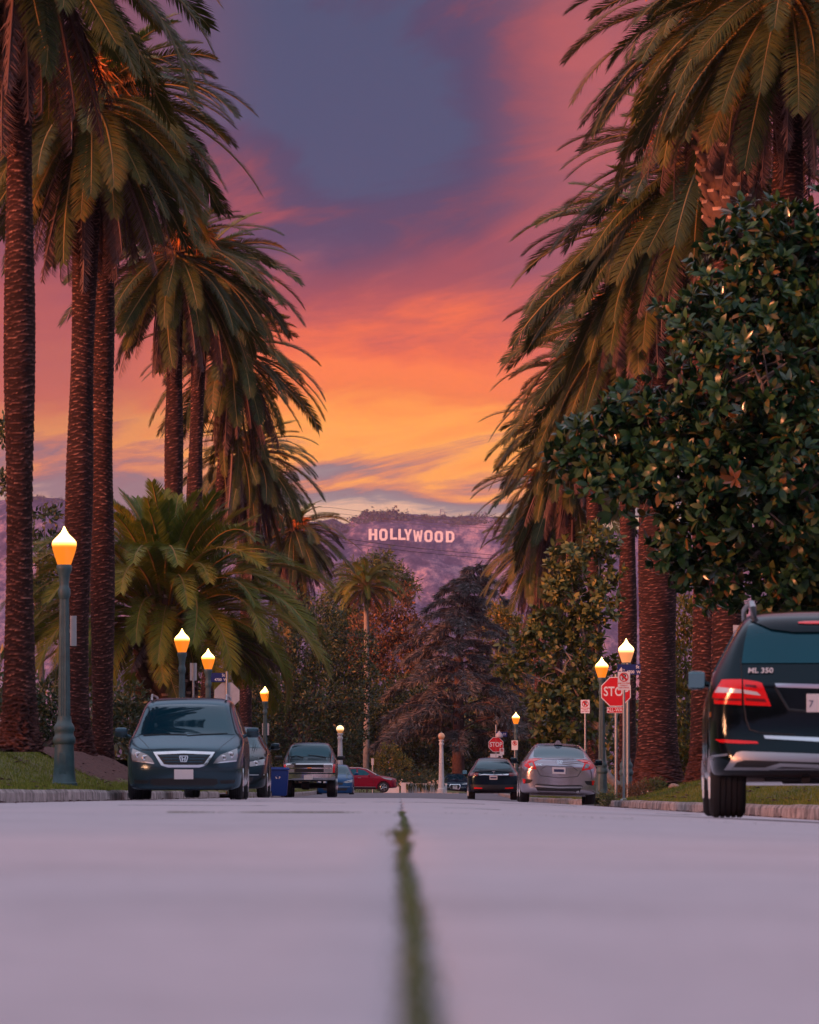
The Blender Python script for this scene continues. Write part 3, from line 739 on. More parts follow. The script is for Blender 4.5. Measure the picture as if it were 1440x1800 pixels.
def trunk_mesh(H, r0, r1, lean, segs, dz, flare=0.5, seed=0, amp=0.030, hr=0.092, fh=1.3):
    nz = max(8, int(H / dz)); SC = np.zeros((nz + 1, segs)); Vv = np.zeros((nz + 1, segs, 3)); z = np.linspace(0, 1, nz + 1) * H
    th = np.linspace(0, 2 * np.pi, segs, endpoint=False)
    rs = np.random.RandomState(seed)
    rowph = rs.rand(2000)
    for i, zz in enumerate(z):
        f = zz / H
        rr = r0 + (r1 - r0) * f + r0 * flare * np.exp(-zz / (0.35 * fh)) + 0.03 * math.sin(zz * 0.9 + seed)
        r0w = int(zz / hr); nq = max(4, int(2 * math.pi * rr / 0.36))
        zl = zz + 0.05 * np.sin(th * 2 + zz * 0.7 + seed) + 0.20 * hr * np.cos(th * nq + 6.28 * (0.5 * (r0w % 2) + 0.22 * rowph[r0w]))
        row = np.floor(zl / hr).astype(int); cz = zl / hr - row
        nsc = nq; ph = 0.5 * (row % 2) + 0.22 * rowph[np.clip(row, 0, 1999)]
        c = np.cos((th * nsc / (2 * np.pi) + ph) * 2 * np.pi)
        r = rr + amp * ((1 - cz) * (0.65 + 0.35 * c) - 0.4)
        SC[i] = np.clip(1 - cz * 2.2, 0, 1) * (0.35 + 0.65 * np.clip(c + .4, 0, 1)) * (0.45 + 0.55 * rs.rand(segs))
        if zz < fh:
            r = r + 0.05 * rs.randn(segs) * (1 - zz / fh); SC[i] = SC[i] * (zz / fh) + (1 - zz / fh) * .5 * rs.rand(segs)
        Vv[i, :, 0] = np.cos(th) * r + lean[0] * f ** 1.5; Vv[i, :, 1] = np.sin(th) * r + lean[1] * f ** 1.5; Vv[i, :, 2] = zz
    idx = np.arange((nz + 1) * segs).reshape(nz + 1, segs)
    a = idx[:-1]; b = np.roll(a, -1, 1); d = idx[1:]; c = np.roll(d, -1, 1)
    Fc = np.stack([a, b, c, d], -1).reshape(-1, 4)
    me = npmesh('trunk', Vv.reshape(-1, 3), Fc, M['palm_bark'], False)
    at = me.attributes.new('scar', 'FLOAT', 'POINT'); at.data.foreach_set('value', SC.ravel().astype(np.float32))
    return me

def palm(name, X, d, ztop, lb, r0=0.34, r1=0.30, lean=(0, 0), n=110, scale=1.0, boots=0, boot_len=1.6, skirt=0, seed=1, kinds=None, crown_r=0.42, fruit=8, low=False, group='tall date palms lining the street', zb=None):
    r = random.Random(seed)
    zb = (gz(X, d) if zb is None else zb) - 0.08
    H = ztop - zb
    root = tag(empty(name, (X, d, zb)), lb, 'palm tree', group)
    near = d < 190
    link('trunk', trunk_mesh(H - 0.2, r0, r1, lean, 60 if near else 26, 0.023 if near else 0.046, 0.5 if not low else 0.15, seed), root)
    top = Vector((lean[0], lean[1], H))
    # swollen heart of the crown
    mb = MB(); pr = []
    for i in range(9):
        q = i / 8; pr.append((r1 + (crown_r - r1) * math.sin(math.pi * min(1, q * 0.9 + 0.02)), -boot_len + q * (boot_len + 0.5)))
    mb.lathe(pr, tuple(top), 22)
    mb.build('crown_shaft', M['burlap'], root, smooth=True)
    ga = 2.39996
    for i in range(boots):
        q = i / max(1, boots - 1); z = -boot_len + q * (boot_len + 0.1); a = i * ga
        rr = r1 + (crown_r - r1) * math.sin(math.pi * min(1, (z + boot_len) / (boot_len + 0.5) * 0.9 + 0.02))
        o = link('leaf_base', BOOT, root, top + Vector((math.cos(a) * (rr - 0.03), math.sin(a) * (rr - 0.03), z)), (r.uniform(-.1, .1), 0, a + math.pi / 2))
        s = r.uniform(0.9, 1.25) * (1.5 if low else 1.15); o.scale = (s, s, s * 1.2)
    for i in range(n):
        q = (i + 0.5) / n; a = i * ga + r.uniform(-.15, .15)
        if low:
            pit = 86 - 112 * q ** 1.1; k = 'up' if q < 0.30 else ('long' if q < 0.80 else 'low' if q < 0.93 else 'dead')
        else:
            pit = 50 - 130 * q ** 0.85
            k = 'up' if q < 0.12 else 'mid' if q < 0.36 else 'low' if q < 0.56 else 'hang' if q < 0.78 else 'dead'
        pit += r.uniform(-8, 8)
        rr = crown_r * (0.35 + 0.65 * min(1, q * 1.6)); z = 0.45 - 1.2 * q if not low else 0.5 - 1.3 * q
        s = scale * r.uniform(0.86, 1.12) * ((0.85 + 0.3 * min(1, q * 2)) if not low else (1.25 if k == 'up' else 1.08))
        m = Matrix.Translation(top + Vector((math.cos(a) * rr, math.sin(a) * rr, z))) @ Matrix.Rotation(a, 4, 'Z') @ Matrix.Rotation(-R(pit), 4, 'Y') @ Matrix.Rotation(R(r.gauss(0, 13)), 4, 'X') @ Matrix.Scale(s, 4)
        o = link('frond', FR[k][r.randrange(3)], root); o.matrix_basis = m
    for i in range(skirt):
        q = i / skirt; a = i * ga; z = -0.5 - q * 4.2
        pit = -58 - 24 * q + r.uniform(-7, 7)
        k = 'hang' if r.random() < 0.5 - 0.3 * q else 'dead'
        m = Matrix.Translation(top + Vector((math.cos(a) * r1, math.sin(a) * r1, z))) @ Matrix.Rotation(a, 4, 'Z') @ Matrix.Rotation(-R(pit), 4, 'Y') @ Matrix.Rotation(R(r.uniform(-40, 40)), 4, 'X') @ Matrix.Scale(scale * r.uniform(0.8, 1.1), 4)
        o = link('frond', FR[k][r.randrange(3)], root); o.matrix_basis = m
    for i in range(fruit):
        a = r.uniform(0, 6.28) if i else -1.2; mb = MB()
        c0 = top + Vector((math.cos(a) * crown_r * 0.7, math.sin(a) * crown_r * 0.7, 0.1))
        u = Vector((math.cos(a), math.sin(a), 0)); e = c0 + u * r.uniform(0.3, 0.7) + Vector((0, 0, r.uniform(0.4, 0.9)))
        mb.tube([c0, (c0 + e) / 2 + Vector((0, 0, 0.15)), e], [0.03, 0.025, 0.02], 4)
        for k in range(46):
            v = u * r.uniform(0.0, 0.6) + Vector((r.gauss(0, .22), r.gauss(0, .22), r.uniform(-0.85, 0.2)))
            mb.tube([e, e + v * 0.5 + Vector((0, 0, 0.10)), e + v], [0.020, 0.022, 0.014], 3, False)
        mb.build('fruit_stalk', M['fruit'], root)
    return root
NP = 'canary_palm'
palm(NP, -7.2, 105, 16.5, 'thick palm trunk at the left edge behind the nearest lamp post', 0.27, 0.26, (0.0, 0), 90, 0.95, 110, 3.2, seed=1, fruit=9, crown_r=0.5, zb=0.98)
palm(NP, -8.28, 141, 17.2, 'palm in the mulch bed, left trunk of the close pair', 0.33, 0.30, (0.35, 0), 110, 0.95, 40, 1.2, seed=2)
palm(NP, -8.05, 149.2, 18.6, 'palm in the mulch bed, right trunk of the close pair', 0.30, 0.28, (0.0, 0), 110, 1.0, 40, 1.2, seed=3)
palm(NP, -8.5, 204, 19.5, 'tall palm above the low bushy palm, leftmost of three clustered trunks', 0.33, 0.30, (0.1, 0), 100, 1.0, seed=4)
palm(NP, -8.6, 222, 20.8, 'tall palm above the low bushy palm, middle of three clustered trunks', 0.30, 0.28, (0.5, 0), 100, 1.0, seed=5)
palm(NP, -8.63, 240, 18.9, 'tall palm above the low bushy palm, rightmost of three clustered trunks', 0.28, 0.26, (1.2, 0), 100, 1.0, skirt=16, seed=6)
palm(NP, -8.5, 294, 17.8, 'palm with upright green crown over a long brown skirt, left row', 0.34, 0.32, (0.3, 0), 100, 1.0, skirt=60, seed=7)
palm(NP, -8.3, 392, 18.4, 'farthest palm of the left row, shaggy skirt close to the hill', 0.36, 0.34, (0.3, 0), 90, 1.05, skirt=80, seed=8, zb=0.3)
palm(NP, 7.98, 120, 17.1, 'palm with bare red trunk high at the upper right edge', 0.36, 0.34, (0, 0), 110, 0.95, 20, 1.0, seed=11)
palm(NP, 7.45, 133, 18.5, 'nearest right row palm with scaly swollen crown base above the magnolia', 0.36, 0.40, (0, 0), 100, 0.95, 150, 5.2, seed=12, crown_r=0.74)
palm(NP, 7.65, 147, 16.6, 'right row palm trunk between the widest trunk and black suv', 0.36, 0.33, (0, 0), 110, 1.0, 20, 1.2, seed=13)
palm(NP, 7.5, 172, 17.1, 'palm with the widest ridged trunk, right behind the stop sign', 0.60, 0.50, (0, 0), 110, 1.12, 40, 1.4, seed=14, crown_r=0.6)
palm(NP, 8.05, 210, 17.6, 'right row palm just left of the widest trunk', 0.34, 0.30, (0, 0), 110, 1.16, seed=15)
palm(NP, 8.0, 246, 18.3, 'right row palm, third trunk left of the widest one', 0.34, 0.30, (0, 0), 100, 1.15, seed=16)
palm(NP, 7.98, 277, 17.9, 'right row palm, fourth trunk left of the widest one', 0.32, 0.29, (0, 0), 100, 1.15, skirt=16, seed=17)
palm(NP, 7.98, 307, 16.9, 'next to last palm of the right row before the hill', 0.32, 0.29, (0, 0), 100, 1.12, skirt=30, seed=18)
palm(NP, 7.93, 345, 15.4, 'last palm of the right row, red lit trunk close to hill', 0.36, 0.33, (0, 0), 90, 1.0, skirt=24, seed=19, zb=0.2)
palm('date_palm', -7.96, 186, 6.3, 'low bushy date palm with stout diamond patterned trunk behind the minivan', 0.70, 0.62, (0, 0), 175, 0.94, 150, 4.2, seed=21, crown_r=0.85, fruit=0, low=True, group='')

# queen palm beyond the junction: feathery crown on a slim pale trunk
def queen(px, py, d, lb, s, seed):
    r = random.Random(seed); X = (px - 720) / F * d; z = CAMZ + (HY - py) / F * d
    root = tag(empty('queen_palm', (X, d, 0.3)), lb, 'palm tree')
    MB().tube([(0, 0, 0), (0.1, 0, z * 0.5), (0, 0, z - 0.3)], [0.24, 0.2, 0.16], 10).build('trunk', M['bark_pale'], root, smooth=True)
    for i in range(70):
        q = i / 70; a = i * 2.39996; pit = 75 - 120 * q + r.uniform(-8, 8)
        m = Matrix.Translation((math.cos(a) * .15, math.sin(a) * .15, z - 0.4 * q)) @ Matrix.Rotation(a, 4, 'Z') @ Matrix.Rotation(-R(pit), 4, 'Y') @ Matrix.Rotation(R(r.uniform(-30, 30)), 4, 'X') @ Matrix.Scale(s * r.uniform(.85, 1.1), 4)
        k = 'long' if q < 0.6 else 'low' if q < 0.85 else 'dead'
        o = link('frond', FR[k][r.randrange(3)], root); o.matrix_basis = m
queen(643, 1035, 402, 'feathery yellow green queen palm on slim pale trunk beyond the junction', 0.62, 31)
# ------------------------------------------------------------------ trees and shrubs
def rosette_cloud(lobes, n, size, seed, clump=9, shell=.5, asp=.42):
    """leaves radiating from twig tips, six-sided blades"""
    r = np.random.RandomState(seed)
    vol = np.array([(l[3] * l[4] * l[5]) ** (2 / 3.) for l in lobes]); vol /= vol.sum()
    nc = n // clump; li = r.choice(len(lobes), nc, p=vol); L = np.array(lobes)[li]
    dv = r.randn(nc, 3); dv /= np.linalg.norm(dv, axis=1)[:, None]
    rad = shell + (1 - shell) * r.rand(nc) ** 0.6
    rad *= 1 + 0.20 * np.sin(dv[:, 0] * 6 + li) * np.cos(dv[:, 2] * 5 + li * 2) + 0.07 * r.randn(nc)
    C = L[:, :3] + dv * rad[:, None] * L[:, 3:]
    ax = dv + 0.45 * r.randn(nc, 3); ax[:, 2] += 0.35; ax /= np.linalg.norm(ax, axis=1)[:, None]
    C = np.repeat(C, clump, 0); A = np.repeat(ax, clump, 0); m = len(C)
    p = np.cross(A, r.randn(m, 3)); p /= np.linalg.norm(p, axis=1)[:, None]
    th = np.radians(25 + 60 * r.rand(m))[:, None]
    D = A * np.cos(th) + p * np.sin(th); nn = np.cross(D, A); nn /= np.linalg.norm(nn, axis=1)[:, None] + 1e-9; bb = np.cross(nn, D)
    s = size * (0.65 + 0.6 * r.rand(m))[:, None]; w = s * asp * 0.5
    P = C + D * size * 0.08
    V = np.zeros((m, 6, 3)); cup = bb * s * 0.06
    V[:, 0] = P; V[:, 1] = P + D * s * .32 + nn * w * .9 + cup; V[:, 2] = P + D * s * .70 + nn * w * .85 + cup * .6
    V[:, 3] = P + D * s - cup * 1.2; V[:, 4] = P + D * s * .70 - nn * w * .85 + cup * .6; V[:, 5] = P + D * s * .32 - nn * w * .9 + cup
    b = np.arange(m)[:, None] * 6
    Fc = np.stack([b + [0, 5, 1], b + [1, 5, 4], b + [1, 4, 2], b + [2, 4, 3]], 1).reshape(-1, 3)
    return V.reshape(-1, 3), Fc, P
def leaf_cloud(lobes, n, size, seed, clump=7, spread=1.0, asp=0.42, fold=0.25, up=0.35, shell=0.55, drop=0.0):
    """lobes: (x,y,z,rx,ry,rz). Leaves in clumps through the outer part of each lobe. returns V (n*5... ), F"""
    r = np.random.RandomState(seed)
    vol = np.array([(l[3] * l[4] * l[5]) ** (2 / 3.) for l in lobes]); vol /= vol.sum()
    nc = max(1, n // clump)
    li = r.choice(len(lobes), nc, p=vol); L = np.array(lobes)[li]
    dv = r.randn(nc, 3); dv /= np.linalg.norm(dv, axis=1)[:, None]
    rad = shell + (1 - shell) * r.rand(nc) ** 0.7
    rad *= 1 + 0.16 * np.sin(dv[:, 0] * 5 + li) * np.cos(dv[:, 2] * 4 + li * 2) + 0.08 * r.randn(nc)
    C = L[:, :3] + dv * rad[:, None] * L[:, 3:]
    C = np.repeat(C, clump, 0); D0 = np.repeat(dv, clump, 0); m = len(C)
    axis = D0 * 0.7 + r.randn(m, 3) * 0.75; axis[:, 2] += up - drop; axis /= np.linalg.norm(axis, axis=1)[:, None]
    P = C + axis * size * 0.35 * spread + r.randn(m, 3) * size * 0.35 * spread
    nn = np.cross(axis, r.randn(m, 3)); nn /= np.linalg.norm(nn, axis=1)[:, None] + 1e-9
    bb = np.cross(axis, nn)
    s = size * (0.7 + 0.6 * r.rand(m))[:, None]
    w = s * asp
    V = np.zeros((m, 4, 3))
    V[:, 0] = P; V[:, 1] = P + axis * s * 0.5 + nn * w * 0.5 + bb * s * fold * 0.4
    V[:, 2] = P + axis * s; V[:, 3] = P + axis * s * 0.5 - nn * w * 0.5 + bb * s * fold * 0.4
    base = np.arange(m)[:, None] * 4
    Fc = np.stack([base + [0, 1, 2], base + [0, 2, 3]], 1).reshape(-1, 3)
    return V.reshape(-1, 3), Fc, P
def tree(name, base, lobes, lb, cat, n, size, leaf, bark='bark', seed=1, trunk_r=0.2, group=None, clump=7, asp=0.42, spread=1.0, shell=0.5, limbs=True, part='crown', twigs=0, drop=0.0, rosette=False):
    r = random.Random(seed); b = Vector(base)
    root = tag(empty(name, b), lb, cat, group)
    loc = [(x - b.x, y - b.y, z - b.z, rx, ry, rz) for x, y, z, rx, ry, rz in lobes]
    if limbs:
        zs = sorted(l[2] for l in loc); top = zs[len(zs) // 2]
        cx = sum(l[0] for l in loc) / len(loc); cyy = sum(l[1] for l in loc) / len(loc)
        f0 = Vector((0.25 * cx, 0.25 * cyy, max(0.4, 0.5 * min(l[2] for l in loc))))
        f1 = Vector((0.6 * cx, 0.6 * cyy, top))
        mb = MB(); mb.tube([(0, 0, -0.1), (0.03, 0, 0.2), tuple(f0 * 0.6), tuple(f0), tuple((f0 + f1) / 2), tuple(f1)], [trunk_r * 1.5, trunk_r * 1.1, trunk_r, trunk_r * .9, trunk_r * .7, trunk_r * .35], 9)
        mb.build('trunk', M[bark], root, smooth=True)
        for l in loc:
            t = r.uniform(0.1, 0.9); s = f0.lerp(f1, t) if l[2] > f0.z else f0 * 0.9
            e = Vector(l[:3]); mid = s.lerp(e, 0.5) + Vector((r.uniform(-.2, .2), r.uniform(-.2, .2), 0.12 * (e - s).length))
            mb = MB(); mb.tube([s, mid, e], [trunk_r * .42, trunk_r * .28, trunk_r * .10], 6)
            for k in range(twigs):
                q = mid.lerp(e, r.random()); v = Vector((r.gauss(0, 1), r.gauss(0, 1), r.gauss(0.2, .8))).normalized() * max(l[3], l[5]) * r.uniform(.5, .95)
                mb.tube([q, q + v * 0.5 + Vector((0, 0, .05)), q + v], [trunk_r * .12, trunk_r * .08, trunk_r * .03], 4)
            mb.build('limb', M[bark], root, smooth=True)
    V, Fc, P = rosette_cloud(loc, n, size, seed, clump, shell, asp) if rosette else leaf_cloud(loc, n, size, seed, clump, spread, asp, shell=shell, drop=drop)
    o = link(part, npmesh(part, V, Fc, M[leaf]), root); o['kind'] = 'stuff'
    return root, loc
def LB(d, items, deep=0.8):
    """lobes from photo columns/rows at a distance: (px, py, r px[, depth shift m[, rz px]])"""
    k = d / F; out = []
    for it in items:
        px, py, rp = it[:3]; dy = it[3] if len(it) > 3 else 0; rz = it[4] if len(it) > 4 else rp * 0.9
        out.append(((px - 720) * k, d + dy, CAMZ + (HY - py) * k, rp * k, rp * k * deep, rz * k))
    return out
def B(px, py, d): return ((px - 720) / F * d, d, CAMZ + (HY - py) / F * d)

# big magnolia on the right
mag_l = LB(82, [(1335, 470, 125, 0), (1430, 520, 170, .4), (1225, 565, 70, .2), (1330, 660, 180, -.4), (1185, 790, 120, 0), (1045, 795, 75, .1), (1110, 745, 80, 0), (1090, 840, 70, -.2), (1250, 830, 140, -.5), (1390, 840, 190, -.8), (1215, 950, 85, 0), (1300, 985, 100, .2), (1400, 1000, 100, 0), (1520, 780, 260, .5), (1500, 980, 150, .3), (1260, 1020, 50, 0), (1420, 420, 70, .2), (1000, 815, 42, 0), (1530, 500, 160, .6)])
mroot, mloc = tree('magnolia_tree', (6.9, 82.5, gz(6.9, 82) - .05), mag_l, 'big glossy dark leaved magnolia reaching in over the black suv', 'tree', 31000, 0.200, 'magnolia', 'bark_pale', 41, 0.2, clump=10, asp=0.44, shell=0.45, rosette=True, twigs=6, part='leaves')
def single_leaves():
    r = random.Random(5); V = []; Fc = []
    prof = [(0, 0.02), (.2, .7), (.5, 1.0), (.8, .6), (1.0, .02)]
    for t, w in prof:
        for sgn in (-1, 0, 1): V.append((sgn * w * 0.19, t, abs(sgn) * 0.05 * w - 0.12 * t * t))
    for i in range(4):
        for k in range(2):
            a = i * 3 + k; Fc.append((a, a + 1, a + 4, a + 3))
    mes = []
    for c, nm in (((.016, .042, .018), 'green_leaf'), ((.034, .056, .018), 'green_leaf'), ((.10, .045, .020), 'brown_leaf'), ((.010, .030, .014), 'green_leaf')):
        m = mat('magnolia_' + nm, c, 0.25, 0, 0.3); mes.append(npmesh('leaf', V, Fc, m))
    k = 0
    while k < 290:
        l = mloc[r.choice([0, 1, 2, 3, 4, 5, 6, 7, 8, 9, 10, 11, 12, 15])]
        a = r.uniform(-1.2, 1.2) - math.pi / 2; e = r.uniform(-.8, 1.2)
        dv = Vector((math.cos(a) * math.cos(e), math.sin(a) * math.cos(e), math.sin(e)))
        c = Vector(l[:3]) + Vector((dv.x * l[3], dv.y * l[4], dv.z * l[5])) * r.uniform(0.97, 1.1)
        mi = r.choice([0, 0, 0, 1, 1, 3, 3, 3, 3, 0, 2])
        for q in range(6):
            ang = q * 1.05 + r.uniform(-.2, .2); tilt = r.uniform(.45, 1.25)
            o = link('leaf', mes[mi], mroot, c, None)
            qd = dv.to_track_quat('Z', 'Y').to_matrix().to_4x4()
            s = r.uniform(0.17, 0.25)
            o.matrix_basis = Matrix.Translation(c) @ qd @ Matrix.Rotation(ang, 4, 'Z') @ Matrix.Rotation(tilt, 4, 'X') @ Matrix.Scale(s, 4)
            k += 1
single_leaves()

tree('magnolia_tree', B(1085, 1392, 188), LB(188, [(1000, 985, 42), (1052, 955, 38), (965, 1105, 45), (915, 1135, 32), (1040, 1060, 55), (1000, 1175, 62, .5), (955, 1235, 34), (1055, 1200, 55), (1000, 1270, 70), (965, 1310, 34), (1030, 1110, 40), (980, 1030, 30), (900, 1175, 30), (1070, 1010, 26)]),
     'sparse magnolia with bare grey limbs between the stop sign and dark ev', 'tree', 8400, 0.26, 'leaf_olive', 'bark_pale', 42, 0.14, clump=8, asp=.44, shell=0.3, rosette=True, twigs=5)
tree('privet_tree', B(1200, 1390, 192), LB(192, [(1200, 1085, 40), (1203, 1160, 38), (1198, 1235, 40), (1205, 1310, 42), (1275, 1150, 22), (1275, 1260, 26), (1190, 1350, 36)]), 'narrow yellow green tree showing between the right row palm trunks', 'tree', 5200, 0.2, 'leaf_yellow', 'bark', 43, 0.1)
tree('laurel_hedge', B(60, 1330, 168), LB(168, [(40, 1260, 60), (100, 1275, 45), (160, 1270, 60), (230, 1270, 50), (280, 1300, 50), (20, 1310, 50), (90, 1225, 30), (320, 1290, 45), (235, 1230, 30)], 0.6), 'dark laurel hedge behind the left palm trunks and minivan', 'hedge', 6800, 0.16, 'leaf_dark', 'bark', 44, 0.1)
tree('dark_conifer', B(80, 1345, 260), LB(260, [(80, 905, 26, 0, 8), (70, 950, 36, 0, 12), (90, 990, 30, 0, 10), (75, 1040, 42, 0, 14), (85, 1100, 50, 0, 22), (5, 760, 20), (2, 850, 16)]), 'dark layered conifer glimpsed between the left palm trunks', 'tree', 2600, 0.3, 'leaf_dark', 'bark', 45, 0.15)
tree('magnolia_tree', B(530, 1388, 386), LB(386, [(545, 1110, 75), (608, 1150, 52), (500, 1185, 65), (565, 1215, 80), (465, 1265, 55), (620, 1225, 45), (530, 1290, 75), (600, 1290, 50), (480, 1330, 50), (560, 1350, 60), (640, 1180, 25), (440, 1215, 45), (430, 1310, 50), (400, 1270, 50)]),
     'dense dark magnolia behind the far left lamp and pickup', 'tree', 26000, 0.27, 'leaf_dark', 'bark', 46, 0.25, shell=0.5)
# beyond the junction
tree('rusty_tree', B(690, 1350, 432), LB(432, [(690, 1060, 42), (660, 1115, 50), (725, 1115, 36), (700, 1160, 50), (640, 1170, 36), (735, 1170, 30)]), 'rust brown leafed tree right of the feathery palm trunk', 'tree', 11000, 0.28, 'leaf_rust', 'bark', 47, 0.2)
tree('bushy_palm_tree', B(600, 1350, 436), LB(436, [(600, 1060, 38), (620, 1010, 26), (655, 1005, 30), (690, 1020, 32), (615, 1110, 48), (585, 1130, 42), (716, 1035, 20), (675, 990, 16, 0, 26)]), 'olive green tree crown behind the feathery palm', 'tree', 11000, 0.38, 'leaf_olive', 'bark', 48, 0.2, asp=0.22, drop=0.9)
tree('orange_tree', B(930, 1350, 420), LB(420, [(925, 1120, 34), (905, 1155, 30), (945, 1165, 32), (890, 1095, 24), (870, 1085, 30), (930, 1200, 40)]), 'orange yellow tree beside the red lit last right palm', 'tree', 8000, 0.27, 'leaf_yellow', 'bark', 49, 0.2)
tree('olive_tree', B(860, 1350, 455), LB(455, [(860, 1090, 36), (885, 1130, 40), (830, 1080, 30), (905, 1180, 46), (880, 1230, 60), (930, 1260, 60)]), 'olive green tree behind the right side of the cedar', 'tree', 8000, 0.30, 'leaf_olive', 'bark', 50, 0.2)
tree('oak_tree', B(660, 1362, 410), LB(410, [(660, 1240, 60), (610, 1270, 60), (720, 1230, 55), (700, 1290, 55), (640, 1320, 45), (760, 1300, 60), (600, 1330, 45), (745, 1345, 40), (690, 1345, 40)]), 'dark round oak below the rusty tree, behind the hedge', 'tree', 17000, 0.25, 'leaf_dark', 'bark', 51, 0.25)
tree('oak_tree', B(880, 1362, 412), LB(412, [(850, 1280, 60), (910, 1290, 55), (870, 1330, 50), (960, 1300, 60), (930, 1340, 45), (830, 1340, 36), (1000, 1330, 50)]), 'dark oak right of the red brown cedar trunk', 'tree', 13000, 0.25, 'leaf_dark', 'bark', 52, 0.25)
tree('shrub', B(690, 1362, 384), LB(384, [(685, 1328, 24), (705, 1345, 20), (668, 1345, 18)]), 'small yellow green shrub right of the little street sign', 'shrub', 1500, 0.18, 'leaf_yellow', 'bark', 53, 0.06)
def far_wood():
    lobes = []; r = random.Random(77)
    for i in range(130):
        x = -60 + 120 * i / 89 if i < 90 else -15 + 30 * (i - 90) / 39; y = r.uniform(470, 540)
        h = r.uniform(8, 12.5) if abs(x) < 12 else r.uniform(8, 14)
        lobes.append((x, y, h * .5, 3.2, 2.5, h * .5))
    V, Fc, P = leaf_cloud(lobes, 40000, 0.85, 78, 6, shell=.3)
    tag(link('far_wood', npmesh('far_wood', V, Fc, M['leaf_dark'])), kind='stuff')
far_wood()
# tall garden trees behind the houses on the west side shade the street from the low sun
def west_trees():
    r = random.Random(31); lobes = []
    for i in range(130):
        y = -150 + 545 * i / 129; x = -30 - r.uniform(0, 8); h = r.uniform(9.5, 12.5)
        lobes.append((x, y, h * .52, 3.2, 4.2, h * .5))
    V, Fc, P = leaf_cloud(lobes, 42000, 1.0, 32, 6, shell=.2, asp=.6)
    tag(link('west_wood', npmesh('west_wood', V, Fc, M['leaf_dark'])), kind='stuff')
west_trees()
# deodar cedar: tiers of drooping boughs
def cedar():
    r = random.Random(12); d = 404; X = (806 - 720) / F * d; H = CAMZ + (HY - 985) / F * d
    root = tag(empty('deodar_cedar', (X, d, 0.3)), 'grey green layered cedar with drooping boughs at the street end', 'tree')
    H -= 0.3
    MB().tube([(0, 0, -.1), (0, 0, H * .35), (0.1, 0, H * .7), (0.9, 0, H * .93), (1.7, 0, H)], [.5, .40, .25, .1, .03], 10).build('trunk', M['bark_red'], root, smooth=True)
    n = 66
    for i in range(n):
        q = (i + r.random() * .6) / n; z = H * (0.20 + 0.78 * q)
        L = (7.2 * (1 - q) ** 0.8 + 0.8) * r.choice((.6, .85, 1.0, 1.1)); a = i * 2.4 + r.uniform(-.3, .3)
        bx = 0 if q < .6 else 1.5 * ((q - .6) / .4) ** 1.5
        u = Vector((math.cos(a), math.sin(a), 0)); pts = []
        for k in range(7):
            f = k / 6; pts.append(Vector((bx, 0, z)) + u * L * f + Vector((0, 0, L * (0.20 * math.sin(f * 2.6) - 0.26 * f * f))))
        mb = MB(); mb.tube(pts, [.06 * (1 - k / 7) + .010 for k in range(7)], 5)
        mb.build('limb', M['bark_red'], root, smooth=True)
        V = []; Fc = []; side = Vector((-u.y, u.x, 0)); m = int(300 * (L / 5) + 60)
        # flat plate-like sprays along the bough, with hanging tips
        sprays = [(r.uniform(.25, 1.0), r.uniform(-1, 1)) for _ in range(int(5 + L * 3))]
        for k in range(m):
            f0, s0 = sprays[r.randrange(len(sprays))]; f = min(1, max(.1, f0 + r.gauss(0, .05))); j = min(5, int(f * 6)); g = f * 6 - j; p = pts[j].lerp(pts[j + 1], g)
            sp = L * .34 * (1.1 - f) * s0 + r.gauss(0, .22); c = p + side * sp + Vector((0, 0, -abs(sp) * .22 + r.gauss(0, .05)))
            for w in range(3):
                hang = r.random() < .35
                dr = (side * math.copysign(r.uniform(.1, .8), sp) + u * r.uniform(.1, .9) + Vector((0, 0, r.uniform(-1.6, -.5) if hang else r.uniform(-.35, .2)))).normalized()
                l = r.uniform(.30, .65); wv = dr.cross(Vector((r.gauss(0, 1), r.gauss(0, 1), r.gauss(0, 1)))).normalized() * r.uniform(.025, .05)
                b = len(V); V.extend([tuple(c - wv), tuple(c + wv), tuple(c + dr * l + Vector((0, 0, -.10 * l)))]); Fc.append((b, b + 1, b + 2))
        o = link('bough', npmesh('bough', V, Fc, M['needles']), root); o['kind'] = 'stuff'
cedar()
# clipped hedge spilling over a low white wall
hd = 371.5
def hedge():
    lob = [(x, hd + 1.2, 0.95 + .12 * math.sin(x * 1.7), 0.75, .8, .62) for x in lsp(-6.0, 1.75, 13)]
    V, Fc, P = leaf_cloud(lob, 5200, 0.16, 61, 5, asp=.3, shell=.7)
    r = random.Random(3); V = [tuple(v) for v in V]; Fc = [tuple(f) for f in Fc]
    for i in range(240):
        x = r.uniform(-.2, 2.3); l = r.uniform(.2, .75); b = len(V)
        for w in range(3): V.append((x + r.uniform(-.06, .06), hd - .12 + r.uniform(-.05, .05), 0.85 - l * w * .5))
        Fc.append((b, b + 1, b + 2))
    lo = min(v[2] for v in V)
    root = tag(empty('trailing_hedge', (0, hd + 1.2, .2)), 'clipped dark hedge spilling over the low white wall', 'hedge')
    V = [(v[0], v[1] - hd - 1.2, v[2] - .2) for v in V]
    link('foliage', npmesh('foliage', V, Fc, M['leaf_dark']), root)['kind'] = 'stuff'
    for x in lsp(-5.6, 1.4, 6): MB().tube([(x, 0, -.1), (x + .05, 0, .8)], .05, 5).build('stem', M['bark'], root)
hedge()
w = tag(empty('low_wall', (0, hd, 0.15)), 'low white garden wall with square pillar below the hedge', 'wall')
MB().box((1.0, .3, .33), (2.9, .2, .66)).build('wall_panel', M['wall'], w)
MB().box((-1.2, .3, .23), (1.05, .2, .46)).build('wall_panel', M['wall'], w)
MB().box((-.28, .22, .33), (.56, .5, .66)).box((-.28, .22, .69), (.62, .56, .06)).build('pillar', M['wall'], w)
